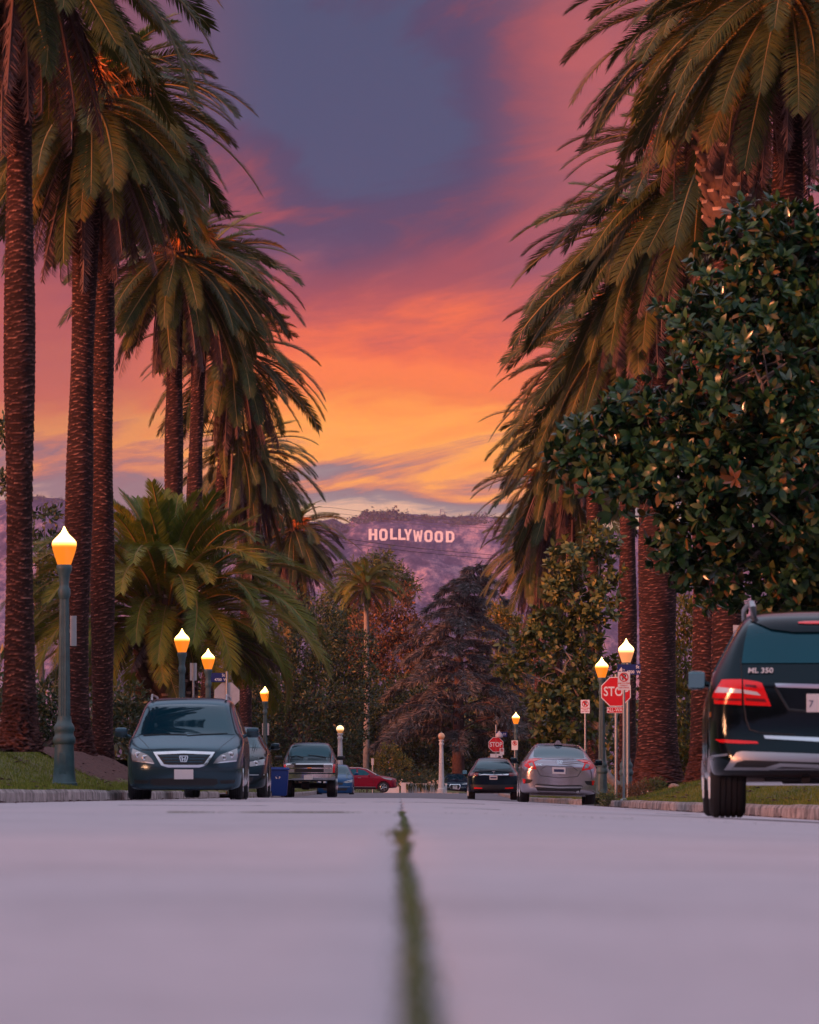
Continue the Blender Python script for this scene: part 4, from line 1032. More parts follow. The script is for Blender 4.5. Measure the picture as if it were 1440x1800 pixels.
# small plants by the right kerb, the rock
for px, py, rp, lb, sd in ((1068, 1387, 22, 'low brown green shrub at the kerb beside the silver sedan', 1), (1122, 1387, 20, 'low shrub right behind the near no parking post', 2), (1150, 1382, 24, 'low shrub between the no parking post and the orange rock', 3), (1095, 1386, 20, 'small tuft shrub left of the near no parking post', 4)):
    dd = 140 + sd * 2; x = (px - 720) / F * dd
    tree('low_shrub', (x, dd, gz(x, dd)), [(x + dx, dd + dy, gz(x, dd) + .16, .22, .3, .2) for dx, dy in ((-.16, 0), (.14, .1), (0, -.15), (.02, .2))], lb, 'shrub', 1300, 0.055, 'leaf_olive' if sd % 2 else 'leaf_rust', 'bark', 80 + sd, 0.02)
def rock(x, y, s, lb):
    bm = bmesh.new(); bmesh.ops.create_icosphere(bm, subdivisions=3, radius=1)
    for v in bm.verts:
        k = 1 + .25 * noise.noise(v.co * 1.3 + Vector((x, y, 0))) + .1 * noise.noise(v.co * 3.1)
        v.co = Vector((v.co.x * s * k, v.co.y * s * k, max(-.1, v.co.z) * s * .8 * k))
    me = bpy.data.meshes.new('rock'); bm.to_mesh(me); bm.free(); me.materials.append(M['rock'])
    tag(link('rock', me, None, (x, y, gz(x, y) - .01)), lb, 'rock')
rock(6.7, 144, .15, 'orange sandstone rock on the lawn at the widest palm trunk')
rock(6.95, 136, .06, 'small pale stone on the lawn left of the suv wheel')
# ------------------------------------------------------------------ street lamps
def globemat(name, top, low, st, sl, z0, z1):
    m = bpy.data.materials.new(name); m.use_nodes = True
    t = N(m.node_tree); b = t.nodes['Principled BSDF']; o = t.obj(); x, y, z = t.sep(o)
    f = t.rng(z, z0, z1)
    b.inputs['Base Color'].default_value = (0.25, 0.10, 0.02, 1); b.inputs['Roughness'].default_value = 0.2
    t.links.new(t.mix(f, low, top), b.inputs['Emission Color'])
    t.links.new(t.rng(z, z0, z1, sl, st), b.inputs['Emission Strength'])
    return m
M['globe'] = globemat('lit_amber_globe', (1, .62, .20, 1), (1, .23, .012, 1), 9.0, .95, .29, .45)
M['globe_pale'] = globemat('lit_pink_globe', (1, .64, .24, 1), (1, .34, .13, 1), 6.0, .8, .24, .40)
M['globe_hot'] = globemat('lit_small_globe', (1, .70, .36, 1), (.9, .36, .12, 1), 2.4, .35, .10, .32)
POST = [(.225, 0), (.225, .06), (.20, .085), (.178, .33), (.165, .70), (.163, .72), (.185, .74), (.195, .79), (.19, .84), (.165, .88), (.16, .93), (.178, .96), (.178, 1.02), (.155, 1.06), (.13, 1.10), (.122, 1.16), (.118, 1.20)]
SHAFT = [(.105, 1.19), (.100, 1.8), (.092, 2.5), (.083, 3.22)]
CAP = [(.083, 3.20), (.098, 3.24), (.106, 3.29), (.106, 3.36), (.085, 3.40), (.08, 3.46), (.10, 3.62), (.132, 3.70), (.135, 3.76), (.112, 3.79)]
GLB = [(.115, 0), (.135, .06), (.17, .16), (.20, .26), (.213, .34), (.205, .39), (.165, .44), (.11, .49), (.065, .54), (.03, .60), (.004, .66)]
def lamp_proto(gm, hi=True):
    root = empty('street_lamp')
    n = 24 if hi else 12
    MB().lathe(POST, n=n).build('base', M['lamp_post'], root, smooth=True)
    MB().lathe(SHAFT, n=32, flute=.10).build('shaft', M['lamp_post'], root)
    MB().lathe(CAP, n=n).build('capital', M['lamp_post'], root, smooth=True)
    g = MB().lathe(GLB, n=20).build('lamp_globe', gm, root, (0, 0, 3.78), smooth=True)
    MB().box((0, -.176, .40), (.12, .02, .36), bev=.006).build('access_door', M['lamp_post'], root)
    return root
LG = 'acorn globe street lamps'
protos = {'a': lamp_proto(M['globe']), 'p': lamp_proto(M['globe_pale'])}
def lamp(px, d, top_py, lb, kind='a', first=[]):
    X = (px - 720) / F * d; zt = CAMZ + (HY - top_py) / F * d
    o = protos[kind] if kind not in first else copy_tree(protos[kind])
    first.append(kind)
    zb = gz(X, d) - .01; s = (zt - zb) / 4.44
    o.location = (X, d, zb); o.scale = (max(.92, min(1.1, s)),) * 2 + (s,); o.rotation_euler.z = rnd.uniform(-.3, .3)
    return tag(o, lb, 'street lamp', LG)
lamp(113, 98, 925, 'nearest street lamp, green iron post on the left lawn')
lamp(320, 147, 1105, 'lit street lamp over the minivan roof, nearer of the two there')
lamp(366, 171.5, 1140, 'lit street lamp beside the blue 4700 sign left of the stop sign back')
lamp(466, 227, 1206, 'lit street lamp between the black sedan and the pickup')
lamp(1101, 149, 1122, 'lit pale globe street lamp above the blue 4th St sign', 'p')
lamp(1058, 173, 1155, 'lit street lamp left of the near red stop sign')
lamp(907, 287, 1252, 'small lit street lamp above the dark ev')
lamp(958, 232, 1224, 'lit street lamp half hidden in the sparse magnolia leaves')
# round-globe lamps on pale concrete posts by the junction
def globe_lamp(px, d, top_py, lb, lit):
    X = (px - 720) / F * d; zb = road_z(X, d) if abs(X) < 4.6 else gz(X, d); zb = CAMZ + (HY - 1394) / F * d
    s = (CAMZ + (HY - top_py) / F * d - zb) / 3.9
    root = tag(empty('globe_lamp', (X, d, zb)), lb, 'street lamp', 'concrete globe lamps at the junction'); root.scale = (s, s, s)
    MB().lathe([(.26, 0), (.26, .25), (.20, .3), (.19, .5), (.165, 1.2), (.13, 2.7), (.12, 3.05), (.16, 3.1), (.16, 3.18), (.12, 3.22), (.12, 3.3), (.17, 3.34), (.17, 3.40), (.1, 3.42)], n=16).build('concrete_post', M['pale_conc'], root, smooth=True)
    MB().lathe([(.09, 0), (.16, .07), (.215, .20), (.21, .30), (.15, .40), (.05, .45)], n=16).build('lamp_globe', M['globe_hot'] if lit else M['globe_dim'], root, (0, 0, 3.41), smooth=True)
    MB().lathe([(.06, 0), (.05, .03), (.015, .06), (.02, .09), (.004, .14)], n=10).build('finial', M['lamp_post'], root, (0, 0, 3.85), smooth=True)
M['globe_dim'] = globemat('dim_small_globe', (.8, .42, .34, 1), (.7, .2, .12, 1), .35, .15, .02, .3)
globe_lamp(598, 322, 1274, 'pale concrete lamp with lit round globe behind the pickup', True)
globe_lamp(776, 362, 1287, 'pale concrete lamp with dim globe left of the navy sedan', False)

# ------------------------------------------------------------------ signs
def octa(r): return ringpts(r / math.cos(math.pi / 8), 8, 0, 0, math.pi / 8)
def post(h, r=.03, root=None, z0=-.1): MB().tube([(0, .03, z0), (0, .03, h)], r, 8).build('sign_post', M['galv'], root, smooth=True)
def stop_sign(root, z, s):
    f = MB().prism(octa(s / 2), -.004, .004).build('stop_plate', M['sign_white'], root, (0, 0, z))
    MB().prism(octa(s / 2 * .94), -.0075, -.0045).build('red_field', M['sign_red'], f)
    me = text_mesh('STOP', s * .44, M['sign_white'], .001, sx=.80, off=.008 * s); l = link('lettering', me, f, (0, -.010, -.004)); return f
def plate(root, name, w, h, z, m, x=0, y=0, t=.004):
    return MB().box((0, 0, 0), (w, t * 2, h)).build(name, m, root, (x, y, z))
def no_parking(root, z, w, x=0, y=0, lines=True):
    h = w * 1.5
    f = plate(root, 'sign_plate', w, h, z, M['sign_white'], x, y)
    link('circle_mark', shape2d([ringpts(w * .37, 28), ringpts(w * .29, 28)], .001, M['sign_red'], 'circle_mark'), f, (0, -.0075, h * .20))
    link('lettering', text_mesh('P', w * .62, M['sign_ink'], .001, off=.006), f, (0, -.0060, h * .20))
    q = .055 * w; a = R(45); 
    link('slash_mark', shape2d([[(-.26 * w - q, .26 * w - q), (-.26 * w + q, .26 * w + q), (.26 * w + q, -.26 * w + q), (.26 * w - q, -.26 * w - q)]], .001, M['sign_red'], 'slash_mark'), f, (0, -.0105, h * .20))
    if lines:
        link('lettering', text_mesh('8AM TO 10AM', w * .15, M['sign_red'], .0008, off=.001), f, (0, -.0055, -h * .13))
        link('lettering', text_mesh('TUESDAY', w * .14, M['sign_red'], .0008, off=.001), f, (0, -.0055, -h * .25))
        link('lettering', text_mesh('STREET SWEEPING', w * .10, M['sign_red'], .0008, off=.001), f, (0, -.0055, -h * .37))
    return f
def at(px, py, d): return Vector(B(px, py, d))
# near corner, right
p = at(1083, 1216, 146); X = p.x; zb = gz(X, 146)
r_ = tag(empty('stop_sign', (X, 146, zb)), 'near red stop sign with all-way plate, right kerb', 'stop sign')
post(p.z - zb + .45, .035, r_); stop_sign(r_, p.z - zb, .76)
f = plate(r_, 'all_way_plate', .46, .155, p.z - zb - .47, M['sign_white'])
MB().box((0, -.006, 0), (.435, .003, .13)).build('red_field', M['sign_red'], f)
link('lettering', text_mesh('ALL-WAY', .125, M['sign_white'], .001, sx=.86, off=.002), f, (0, -.0095, 0))
p = at(1097, 1197, 138); X = p.x; zb = gz(X, 138)
r_ = tag(empty('no_parking_sign', (X, 138, zb)), 'no parking sign on grey post in front of the near stop sign', 'parking sign', 'no parking signs')
post(p.z - zb + .2, .032, r_, 0); no_parking(r_, p.z - zb, .30); MB().lathe([(.09, 0), (.08, .03), (.04, .05)], n=10).build('post_foot', M['pale_conc'], r_, (0, .03, 0))
p = at(1026, 1242, 172); X = p.x + .05; zb = gz(X, 172)
r_ = tag(empty('no_parking_sign', (X, 172, zb)), 'no parking sign right above the silver sedan roof', 'parking sign', 'no parking signs')
post(p.z - zb + .15, .028, r_); no_parking(r_, p.z - zb, .27)
p = at(1107, 1177, 147.5); X = p.x; zb = gz(X, 147.5)
def street_sign(root, z, w, x, num, side=1, h=.27):
    f = plate(root, 'name_plate', w, h, z, M['sign_blue'], x, -.06)
    if num: link('lettering', text_mesh('4', h * .70, M['sign_white'], .001, off=.002), f, (-w * .36, -.0055, -.02)); link('lettering', text_mesh('TH', h * .24, M['sign_white'], .001), f, (-w * .25, -.0055, -.01))
    link('lettering', text_mesh('St', h * .42, M['sign_white'], .001, off=.002), f, (w * .37, -.0055, h * .24))
    link('lettering', text_mesh('4700  W', h * .40, M['sign_white'], .001, sx=.95, off=.002), f, (w * .20, -.0055, -h * .25))
    return f
r_ = tag(empty('street_name_sign', (X - .05, 147.5, zb)), 'blue street name sign reading 4th St below the pale globe', 'street sign', 'blue street name signs')
post(p.z - zb + .16, .035, r_); street_sign(r_, p.z - zb, .60, .03, True)
# far corner, left: seen from behind
p = at(399, 1222, 173); X = p.x; zb = gz(X, 173)
r_ = tag(empty('stop_sign', (X, 173, zb)), 'grey back of a stop sign behind the minivan roof', 'stop sign')
MB().tube([(0, -.04, -.1), (0, -.04, p.z - zb + .72)], .035, 8).build('sign_post', M['galv'], r_, smooth=True)
f = MB().prism(octa(.38), -.004, .004).build('stop_plate', M['sign_back'], r_, (0, 0, p.z - zb))
MB().prism(octa(.36), .0045, .0075).build('red_field', M['sign_red'], f)
s_ = street_sign(r_, at(0, 1191, 173).z - zb, .44, -.27, False, h=.28)
# sign backs on the left lamp posts
for px, py, d, w, h, lb in ((129, 1109, 98.2, .11, .52, 'narrow grey sign edge on the nearest lamp post'), (340, 1181, 150, .18, .46, 'grey sign back on thin post beside the left lamp'), (467, 1282, 228, .28, .48, 'pale sign back behind the lamp by the pickup')):
    p = at(px, py, d); zb = gz(p.x, d)
    r_ = tag(empty('parking_sign_back', (p.x, d, zb)), lb, 'parking sign')
    MB().box((0, 0, 0), (w, .012, h), bev=.004).build('sign_plate', M['sign_back'], r_, (0, 0, p.z - zb))
    if px == 129: MB().box((-.05, .03, 0), (.16, .03, .06)).build('bracket', M['galv'], r_, (0, 0, p.z - zb))
    else: MB().tube([(0, -.03, -.1), (0, -.03, p.z - zb + h / 2)], .028, 8).build('sign_post', M['galv'], r_, smooth=True)
# far corner, right
p = at(872, 1309, 309); X = p.x; zb = gz(X, 309)
r_ = tag(empty('stop_sign', (X, 309, zb)), 'far small red stop sign above the dark ev roof', 'stop sign')
post(p.z - zb + 1.1, .04, r_); stop_sign(r_, p.z - zb, .80)
f = plate(r_, 'arrow_plate', .66, .42, at(0, 1332, 309).z - zb, M['sign_white'], .02, .0)
link('arrow_mark', shape2d([[(-.22, -.12), (-.02, -.04), (-.08, -.10), (.02, -.13), (.24, .06), (.06, .12), (.06, .04), (-.18, -.04)]], .001, M['sign_ink'], 'arrow_mark'), f, (.06, -.006, 0))
no_parking(r_, at(0, 1321, 309).z - zb, .24, .32, -.03, False)
s_ = plate(r_, 'name_plate', .62, .26, at(0, 1291, 309).z - zb, M['sign_blue'], .30, -.02)
link('lettering', text_mesh('5TH ST', .16, M['sign_white'], .001), s_, (0, -.0055, 0))
M['dome'] = mat('pink_white_dome', (.62, .5, .52), .4)
MB().lathe([(.10, 0), (.20, .03), (.22, .12), (.16, .24), (.06, .32), (.01, .38)], n=14).build('globe_cap', M['dome'], r_, (.18, .03, at(0, 1297, 309).z - zb), smooth=True)
p = at(905, 1310, 285); X = p.x; zb = gz(X, 285)
r_ = tag(empty('no_parking_sign', (X, 285, zb)), 'far no parking sign below the small lamp over the ev', 'parking sign', 'no parking signs')
post(p.z - zb + .15, .03, r_); no_parking(r_, p.z - zb, .32, lines=False)
p = at(1296, 1122, 100); X = p.x + .08; zb = gz(X, 100)
r_ = tag(empty('parking_sign_back', (X, 100, zb)), 'pale sign edge peeking from behind the suv roof pillar', 'parking sign')
plate(r_, 'sign_plate', .30, .46, p.z - zb, M['sign_back']); post(p.z - zb, .03, r_)
p = at(655, 1339, 368); zb = .2
r_ = tag(empty('street_marker', (p.x, 368, zb)), 'tiny pale marker sign on a post behind the red crossover', 'sign')
post(p.z - zb + .1, .04, r_); plate(r_, 'sign_plate', .16, .42, p.z - zb, M['sign_back'])

# ------------------------------------------------------------------ overhead cables
def cable(pts, d, lb, rad, m='wire'):
    P = []
    for (xa, ya), (xb, yb) in zip(pts, pts[1:]):
        for k in range(6):
            f = k / 6; P.append(B(xa + (xb - xa) * f, ya + (yb - ya) * f + 6 * math.sin(math.pi * f) * 0.5, d))
    P.append(B(*pts[-1], d))
    tag(MB().tube(P, rad, 4).build('overhead_cable', M[m], None), lb, 'cable', 'overhead cables')
for i, (ya, yb, lb) in enumerate(((890, 915, 'topmost overhead cable crossing above the ridge'), (899, 922, 'second highest overhead cable, just under the ridge line'), (905, 926, 'third overhead cable from the top, above the letters'), (941, 973, 'overhead cable sloping just below the white letters'), (948, 980, 'lowest overhead cable below the white letters'))):
    cable([(380, ya - 14), (580, ya + 2), (860, yb + 2), (1080, yb + 22)], 430 + i * .4, lb, .013 if i < 3 else .018, 'wire_pale' if i < 3 else 'wire')
cable([(380, 1222), (640, 1235), (900, 1240), (1040, 1238)], 300, 'dark cable crossing in front of the cedar boughs', .016)
cable([(420, 1128), (660, 1112), (900, 1095), (1040, 1090)], 330, 'thin cable crossing the cedar near its middle', .012)

# ------------------------------------------------------------------ blue recycling bin
def bin_():
    d = 193; X = (490 - 720) / F * d; zb = gz(X, d)
    root = tag(empty('recycling_bin', (X, d, zb)), 'blue wheeled recycling bin in front of the lifted truck', 'bin')
    mb = MB(); n0 = [(-.27, -.30), (.27, -.30), (.27, .30), (-.27, .30)]; n1 = [(-.34, -.37), (.34, -.37), (.34, .37), (-.34, .37)]
    a = [mb.bm.verts.new((x, y, .05)) for x, y in n0]; b = [mb.bm.verts.new((x, y, .93)) for x, y in n1]
    mb.bm.faces.new(a[::-1]); mb.bm.faces.new(b)
    for i in range(4): mb.bm.faces.new((a[i], a[(i + 1) % 4], b[(i + 1) % 4], b[i]))
    bmesh.ops.bevel(mb.bm, geom=mb.bm.edges[:], offset=.03, segments=2, affect='EDGES')
    mb.build('bin_body', M['bin_blue'], root, smooth=True)
    MB().box((0, 0, .955), (.75, .80, .06), bev=.025).box((0, .02, 1.0), (.66, .66, .05), bev=.02).build('lid', M['bin_blue'], root, smooth=True)
    MB().tube([(-.28, .42, .96), (.28, .42, .96)], .02, 6).build('handle', M['bin_blue'], root)
    for s in (-1, 1): MB().lathe([(.10, -.03), (.12, -.02), (.12, .02), (.10, .03)], n=14, axis='X').build('wheel', M['tyre'], root, (s * .25, -.26 if s < 0 else .26, .12))
    m = M['sign_white']; mk = empty('recycling_mark', (-.02, -.357, .70)); mk.parent = root; mk.rotation_euler = (R(-4.6), 0, 0)
    for k in range(3):
        a0 = R(90 + 120 * k); q = []
        for aa in (-34, -10, 14): q.append((.085 * math.cos(a0 + R(aa)), .085 * math.sin(a0 + R(aa))))
        tip = (.066 * math.cos(a0 + R(46)), .066 * math.sin(a0 + R(46)))
        q += [(.105 * math.cos(a0 + R(14)), .105 * math.sin(a0 + R(14))), tip, (.03 * math.cos(a0 + R(16)), .03 * math.sin(a0 + R(16)))]
        for aa in (12, -10, -34): q.append((.05 * math.cos(a0 + R(aa)), .05 * math.sin(a0 + R(aa))))
        link('arrow_mark', shape2d([q], .001, m, 'arrow_mark'), mk)
bin_()
# ------------------------------------------------------------------ vehicles
# every vehicle is lofted with its near end (the one that faces the viewer) at local y = 0
class Car:
    CX = [-1, -.62, -.22, .22, .62, 1]
    def __init__(s, name, px, ppm, gy, lb, cat, paint, st, warp=None, yaw=0.0, roll=0.0, wheels=(), wr=.33, ww=.22, grp=None, sub=2, crown=.03):
        s.ppm = ppm; d = F / ppm
        s.root = tag(empty(name, ((px - 720) / ppm, d, CAMZ + (HY - gy) / ppm), (0, R(roll), R(yaw))), lb, cat, grp)
        s.paint = paint; s.body(st, warp, wheels, wr, ww, sub, crown)
        s.wheels(wheels, wr, ww)
    def body(s, st, warp, wheels, wr, ww, sub, crown):
        bm = bmesh.new(); rings = []; sides = []
        for (y, zb, zm, zt, ws, wb, wt) in st:
            h = zt - zm
            sd = [(ws - .05, zb), (ws, zb + .07), (wb + .008, zb + .5 * (zm - zb)), (wb, zm - .07), (wb - .025, zm), (wt + (wb - wt) * .12, zm + .84 * h), (wt - .05, zm + .985 * h)]
            sides.append((y, sd))
            ring = [(c * sd[0][0], y, sd[0][1]) for c in s.CX] + [(p[0], y, p[1]) for p in sd[1:6]] + [(c * sd[6][0], y, sd[6][1] + crown * (1 - c * c)) for c in s.CX[::-1]] + [(-p[0], y, p[1]) for p in sd[5:0:-1]]
            rings.append(ring)
        W = (lambda p: warp(*p)) if warp else (lambda p: p)
        vr = [[bm.verts.new(W(p)) for p in r] for r in rings]
        n = len(vr[0])
        for a, b in zip(vr, vr[1:]):
            for i in range(n): bm.faces.new((a[i], b[i], b[(i + 1) % n], a[(i + 1) % n]))
        for e, ring in ((0, vr[0]), (-1, vr[-1])):
            y, sd = sides[e]; rows = [ring[0:6]]
            for i in range(1, 6):
                rows.append([ring[n - i]] + [bm.verts.new(W((c * sd[i][0], y, sd[i][1]))) for c in s.CX[1:-1]] + [ring[5 + i]])
            rows.append(ring[11:17][::-1])
            for a, b in zip(rows, rows[1:]):
                for i in range(5): bm.faces.new((a[i], a[i + 1], b[i + 1], b[i]))
        bmesh.ops.recalc_face_normals(bm, faces=bm.faces[:])
        me = bpy.data.meshes.new('body'); bm.to_mesh(me); bm.free()
        o = bpy.data.objects.new('tmp', me); COL.objects.link(o)
        m = o.modifiers.new('s', 'SUBSURF'); m.levels = sub; m.render_levels = sub
        cut = []
        for (x, y) in wheels:
            sg = 1 if x > 0 else -1
            c = MB().lathe([(wr + .065, -.32), (wr + .065, .32)], (x + sg * .10, y, wr + .02), 28, 'X').build('cut', None)
            b = o.modifiers.new('b', 'BOOLEAN'); b.object = c; b.operation = 'DIFFERENCE'; b.solver = 'EXACT'; cut.append(c)
        dg = bpy.context.evaluated_depsgraph_get(); dg.update()
        me2 = bpy.data.meshes.new_from_object(o.evaluated_get(dg))
        bpy.data.objects.remove(o)
        for c in cut: bpy.data.objects.remove(c)
        me2.name = 'body'; me2.materials.clear(); me2.materials.append(s.paint)
        me2.polygons.foreach_set('use_smooth', np.ones(len(me2.polygons), dtype=bool)); me2.set_sharp_from_angle(angle=R(38))
        s.bodyo = link('body', me2, s.root)
        b2 = bmesh.new(); b2.from_mesh(me2); s.bvh = BVHTree.FromBMesh(b2); b2.free()
        MB().box((0, st[-1][0] / 2, st[1][1] + .03), (st[1][4] * 1.5, st[-1][0] * .86, .05)).build('underbody', M['under'], s.root)
    def wheels(s, wheels, r, w):
        tm = MB(); pr = [(r * .62, -w / 2 + .01), (r * .70, -w / 2), (r * .90, -w / 2 - .004), (r * .975, -w / 2 + .02)]
        k = 5
        for i in range(k):
            a = -w / 2 + .03 + (w - .06) * i / k; b = a + (w - .06) / k
            pr += [(r, a + .002), (r, b - .010), (r - .014, b - .008), (r - .014, b - .001)]
        pr = pr[:-2] + [(r * .975, w / 2 - .02), (r * .90, w / 2 + .004), (r * .70, w / 2), (r * .62, w / 2 - .01)]
        tm.lathe(pr, n=36, axis='X'); tyre = tm.mesh('tyre', M['tyre'], True)
        rm = MB(); rm.lathe([(r * .64, -.03), (r * .66, .0), (r * .60, .012), (r * .56, -.02), (r * .10, -.035), (r * .10, .0)], n=30, axis='X')
        for i in range(5):
            a = 2 * math.pi * i / 5
            rm.tube([(.0, .06 * r * math.cos(a), .06 * r * math.sin(a)), (.002, .6 * r * math.cos(a), .6 * r * math.sin(a))], [.10 * r, .075 * r], 6)
        rim = rm.mesh('rim', M['rim'], True)
        for x, y in wheels:
            sg = 1 if x > 0 else -1
            wo = link('wheel', tyre, s.root, (x - sg * (w / 2 + .0), y, r), (0, 0, 0 if sg > 0 else math.pi))
            link('rim', rim, wo, (w / 2 - .015, 0, 0))
            MB().lathe([(.07, -.2), (.07, .2)], n=8, axis='X').build('axle', M['under'], wo, (-.15, 0, 0))
    RAY = {'n': ((0, -6), (0, 1, 0)), 'L': (None, (1, 0, 0)), 'R': (None, (-1, 0, 0)), 'T': (None, (0, 0, -1))}
    def hit(s, u, v, side):
        if side == 'n': o, d = Vector((u, -6, v)), Vector((0, 1, 0))
        elif side == 'L': o, d = Vector((-6, u, v)), Vector((1, 0, 0))
        elif side == 'R': o, d = Vector((6, u, v)), Vector((-1, 0, 0))
        else: o, d = Vector((u, v, 6)), Vector((0, 0, -1))
        p, nrm, i, ds = s.bvh.ray_cast(o, d)
        if p is None:
            q = o + d * 6
            p, nrm, i, ds = s.bvh.find_nearest(q if side != 'n' else Vector((u, .25, v)))
        return p, d
    def patch(s, name, poly, m, side='n', off=.004, thick=.02, grid=.04, parent=None, smooth=True, conv=None):
        if m is M['glass']: off = max(off, .012)
        bm = bmesh.new()
        f = bm.faces.new([bm.verts.new((p[0], p[1], 0)) for p in poly])
        xs = [p[0] for p in poly]; ys = [p[1] for p in poly]
        for ax, lo, hi in ((0, min(xs), max(xs)), (1, min(ys), max(ys))):
            k = int((hi - lo) / grid)
            for i in range(1, k + 1):
                co = [0, 0, 0]; no = [0, 0, 0]; co[ax] = lo + (hi - lo) * i / (k + 1); no[ax] = 1
                bmesh.ops.bisect_plane(bm, geom=bm.verts[:] + bm.edges[:] + bm.faces[:], plane_co=co, plane_no=no)
        inn = {}
        for v in list(bm.verts):
            p, d = s.hit(v.co.x, v.co.y, side); v.co = p - d * off; inn[v] = p + d * thick
        be = [e for e in bm.edges if len(e.link_faces) == 1]
        nv = {}
        for e in be:
            for v in e.verts:
                if v not in nv: nv[v] = bm.verts.new(inn[v])
        for e in be:
            a, b = e.verts
            try: bm.faces.new((a, b, nv[b], nv[a]))
            except ValueError: pass
        bmesh.ops.recalc_face_normals(bm, faces=bm.faces[:])
        # make sure the outside faces the viewer
        d = Vector({'n': (0, 1, 0), 'L': (1, 0, 0), 'R': (-1, 0, 0), 'T': (0, 0, -1)}[side])
        bm.faces.ensure_lookup_table()
        if sum(fc.normal.dot(d) * fc.calc_area() for fc in bm.faces) > 0: bmesh.ops.reverse_faces(bm, faces=bm.faces[:])
        me = bpy.data.meshes.new(name); bm.to_mesh(me); bm.free(); me.materials.append(m)
        me.polygons.foreach_set('use_smooth', np.ones(len(me.polygons), dtype=bool)); me.set_sharp_from_angle(angle=R(35))
        return link(name, me, parent or s.root)
    def both(s, name, poly, m, **kw):
        a = s.patch(name, poly, m, **kw); b = s.patch(name, [(-x, y) for x, y in poly][::-1], m, **kw); return a, b
    def line(s, name, pts, m, side='n', r=.006, off=.0, parent=None, sub=6):
        P = []
        for (a, b), (c, d) in zip(pts, pts[1:]):
            for k in range(sub): P.append((a + (c - a) * k / sub, b + (d - b) * k / sub))
        P.append(pts[-1]); Q = []
        for u, v in P:
            p, d = s.hit(u, v, side); Q.append(p - d * off)
        return MB().tube(Q, r, 5).build(name, m, parent or s.root, smooth=True)
    def at(s, u, v, off=.0):
        p, d = s.hit(u, v, 'n'); return Vector((u, p.y - off, v))
    def frame(s, u, v, off):
        p0 = s.hit(u, v, 'n')[0]; X = (s.hit(u + .08, v, 'n')[0] - s.hit(u - .08, v, 'n')[0]).normalized(); Z = (s.hit(u, v + .03, 'n')[0] - s.hit(u, v - .03, 'n')[0]).normalized()
        Y = Z.cross(X).normalized(); Z = X.cross(Y)
        m = Matrix((X, Y, Z)).transposed().to_4x4(); m.translation = p0 - Y * off; return m
    def text(s, body, size, u, v, m, off=.004, sx=1.0, parent=None, tilt=0):
        o = link('lettering', text_mesh(body, size, m, .002, sx=sx, off=.001), parent or s.root); o.matrix_basis = s.frame(u, v, off + .006); return o
    def plate(s, u, v, w, h, tilt=0, ink=None, off=.018):
        p = s.at(u, v, off)
        f = MB().box((0, 0, 0), (w, .012, h), bev=.004).build('number_plate', M['plate'], s.root, p, (R(tilt), 0, 0))
        if ink: MB().box((0, -.0075, 0), (w * .78, .002, h * .42)).build('plate_print', M['plate_ink'], f)
        return f
    def mirror(s, u, y, z, w, h, m, face=False, stalk=.12, glass=None):
        """u = outer centre"""
        for sg in ((-1, 1) if u > 0 else (1,)):
            x = sg * u if u > 0 else u
            sgn = 1 if x > 0 else -1
            mb = MB(); mb.box((x, y, z), (w, .11, h), bev=min(.045, h * .3)); mb.tube([(x - sgn * w * .3, y, z - h * .15), (x - sgn * (w * .5 + stalk), y + .02, z - h * .45)], .03, 6)
            mo = mb.build('wing_mirror', m, s.root, smooth=True)
            if face: MB().box((x, y - .058, z), (w * .86, .006, h * .80), bev=.002).build('mirror_glass', glass or M['mirror'], mo)
M['mirror'] = mat('mirror_glass', (.18, .42, .48), .04, 1.0)
def conv(u0, v0, s): return lambda *pts: [((u - u0) / s, (v0 - v) / s) for u, v in pts]
def h_logo(s, w): # upright bar letter inside a rounded frame
    o = [(-.5, .5), (.5, .5), (.56, .2), (.36, -.5), (-.36, -.5), (-.56, .2)]
    i = [(-.38, .38), (.38, .38), (.42, .18), (.28, -.40), (-.28, -.40), (-.42, .18)]
    h = [(-.30, .34), (-.14, .34), (-.10, .06), (.10, .06), (.14, .34), (.30, .34), (.20, -.36), (.08, -.36), (.09, -.08), (-.09, -.08), (-.08, -.36), (-.20, -.36)]
    k = lambda L: [(x * s, z * s * .8) for x, z in L]
    return [k(o), k(i), k(h)]

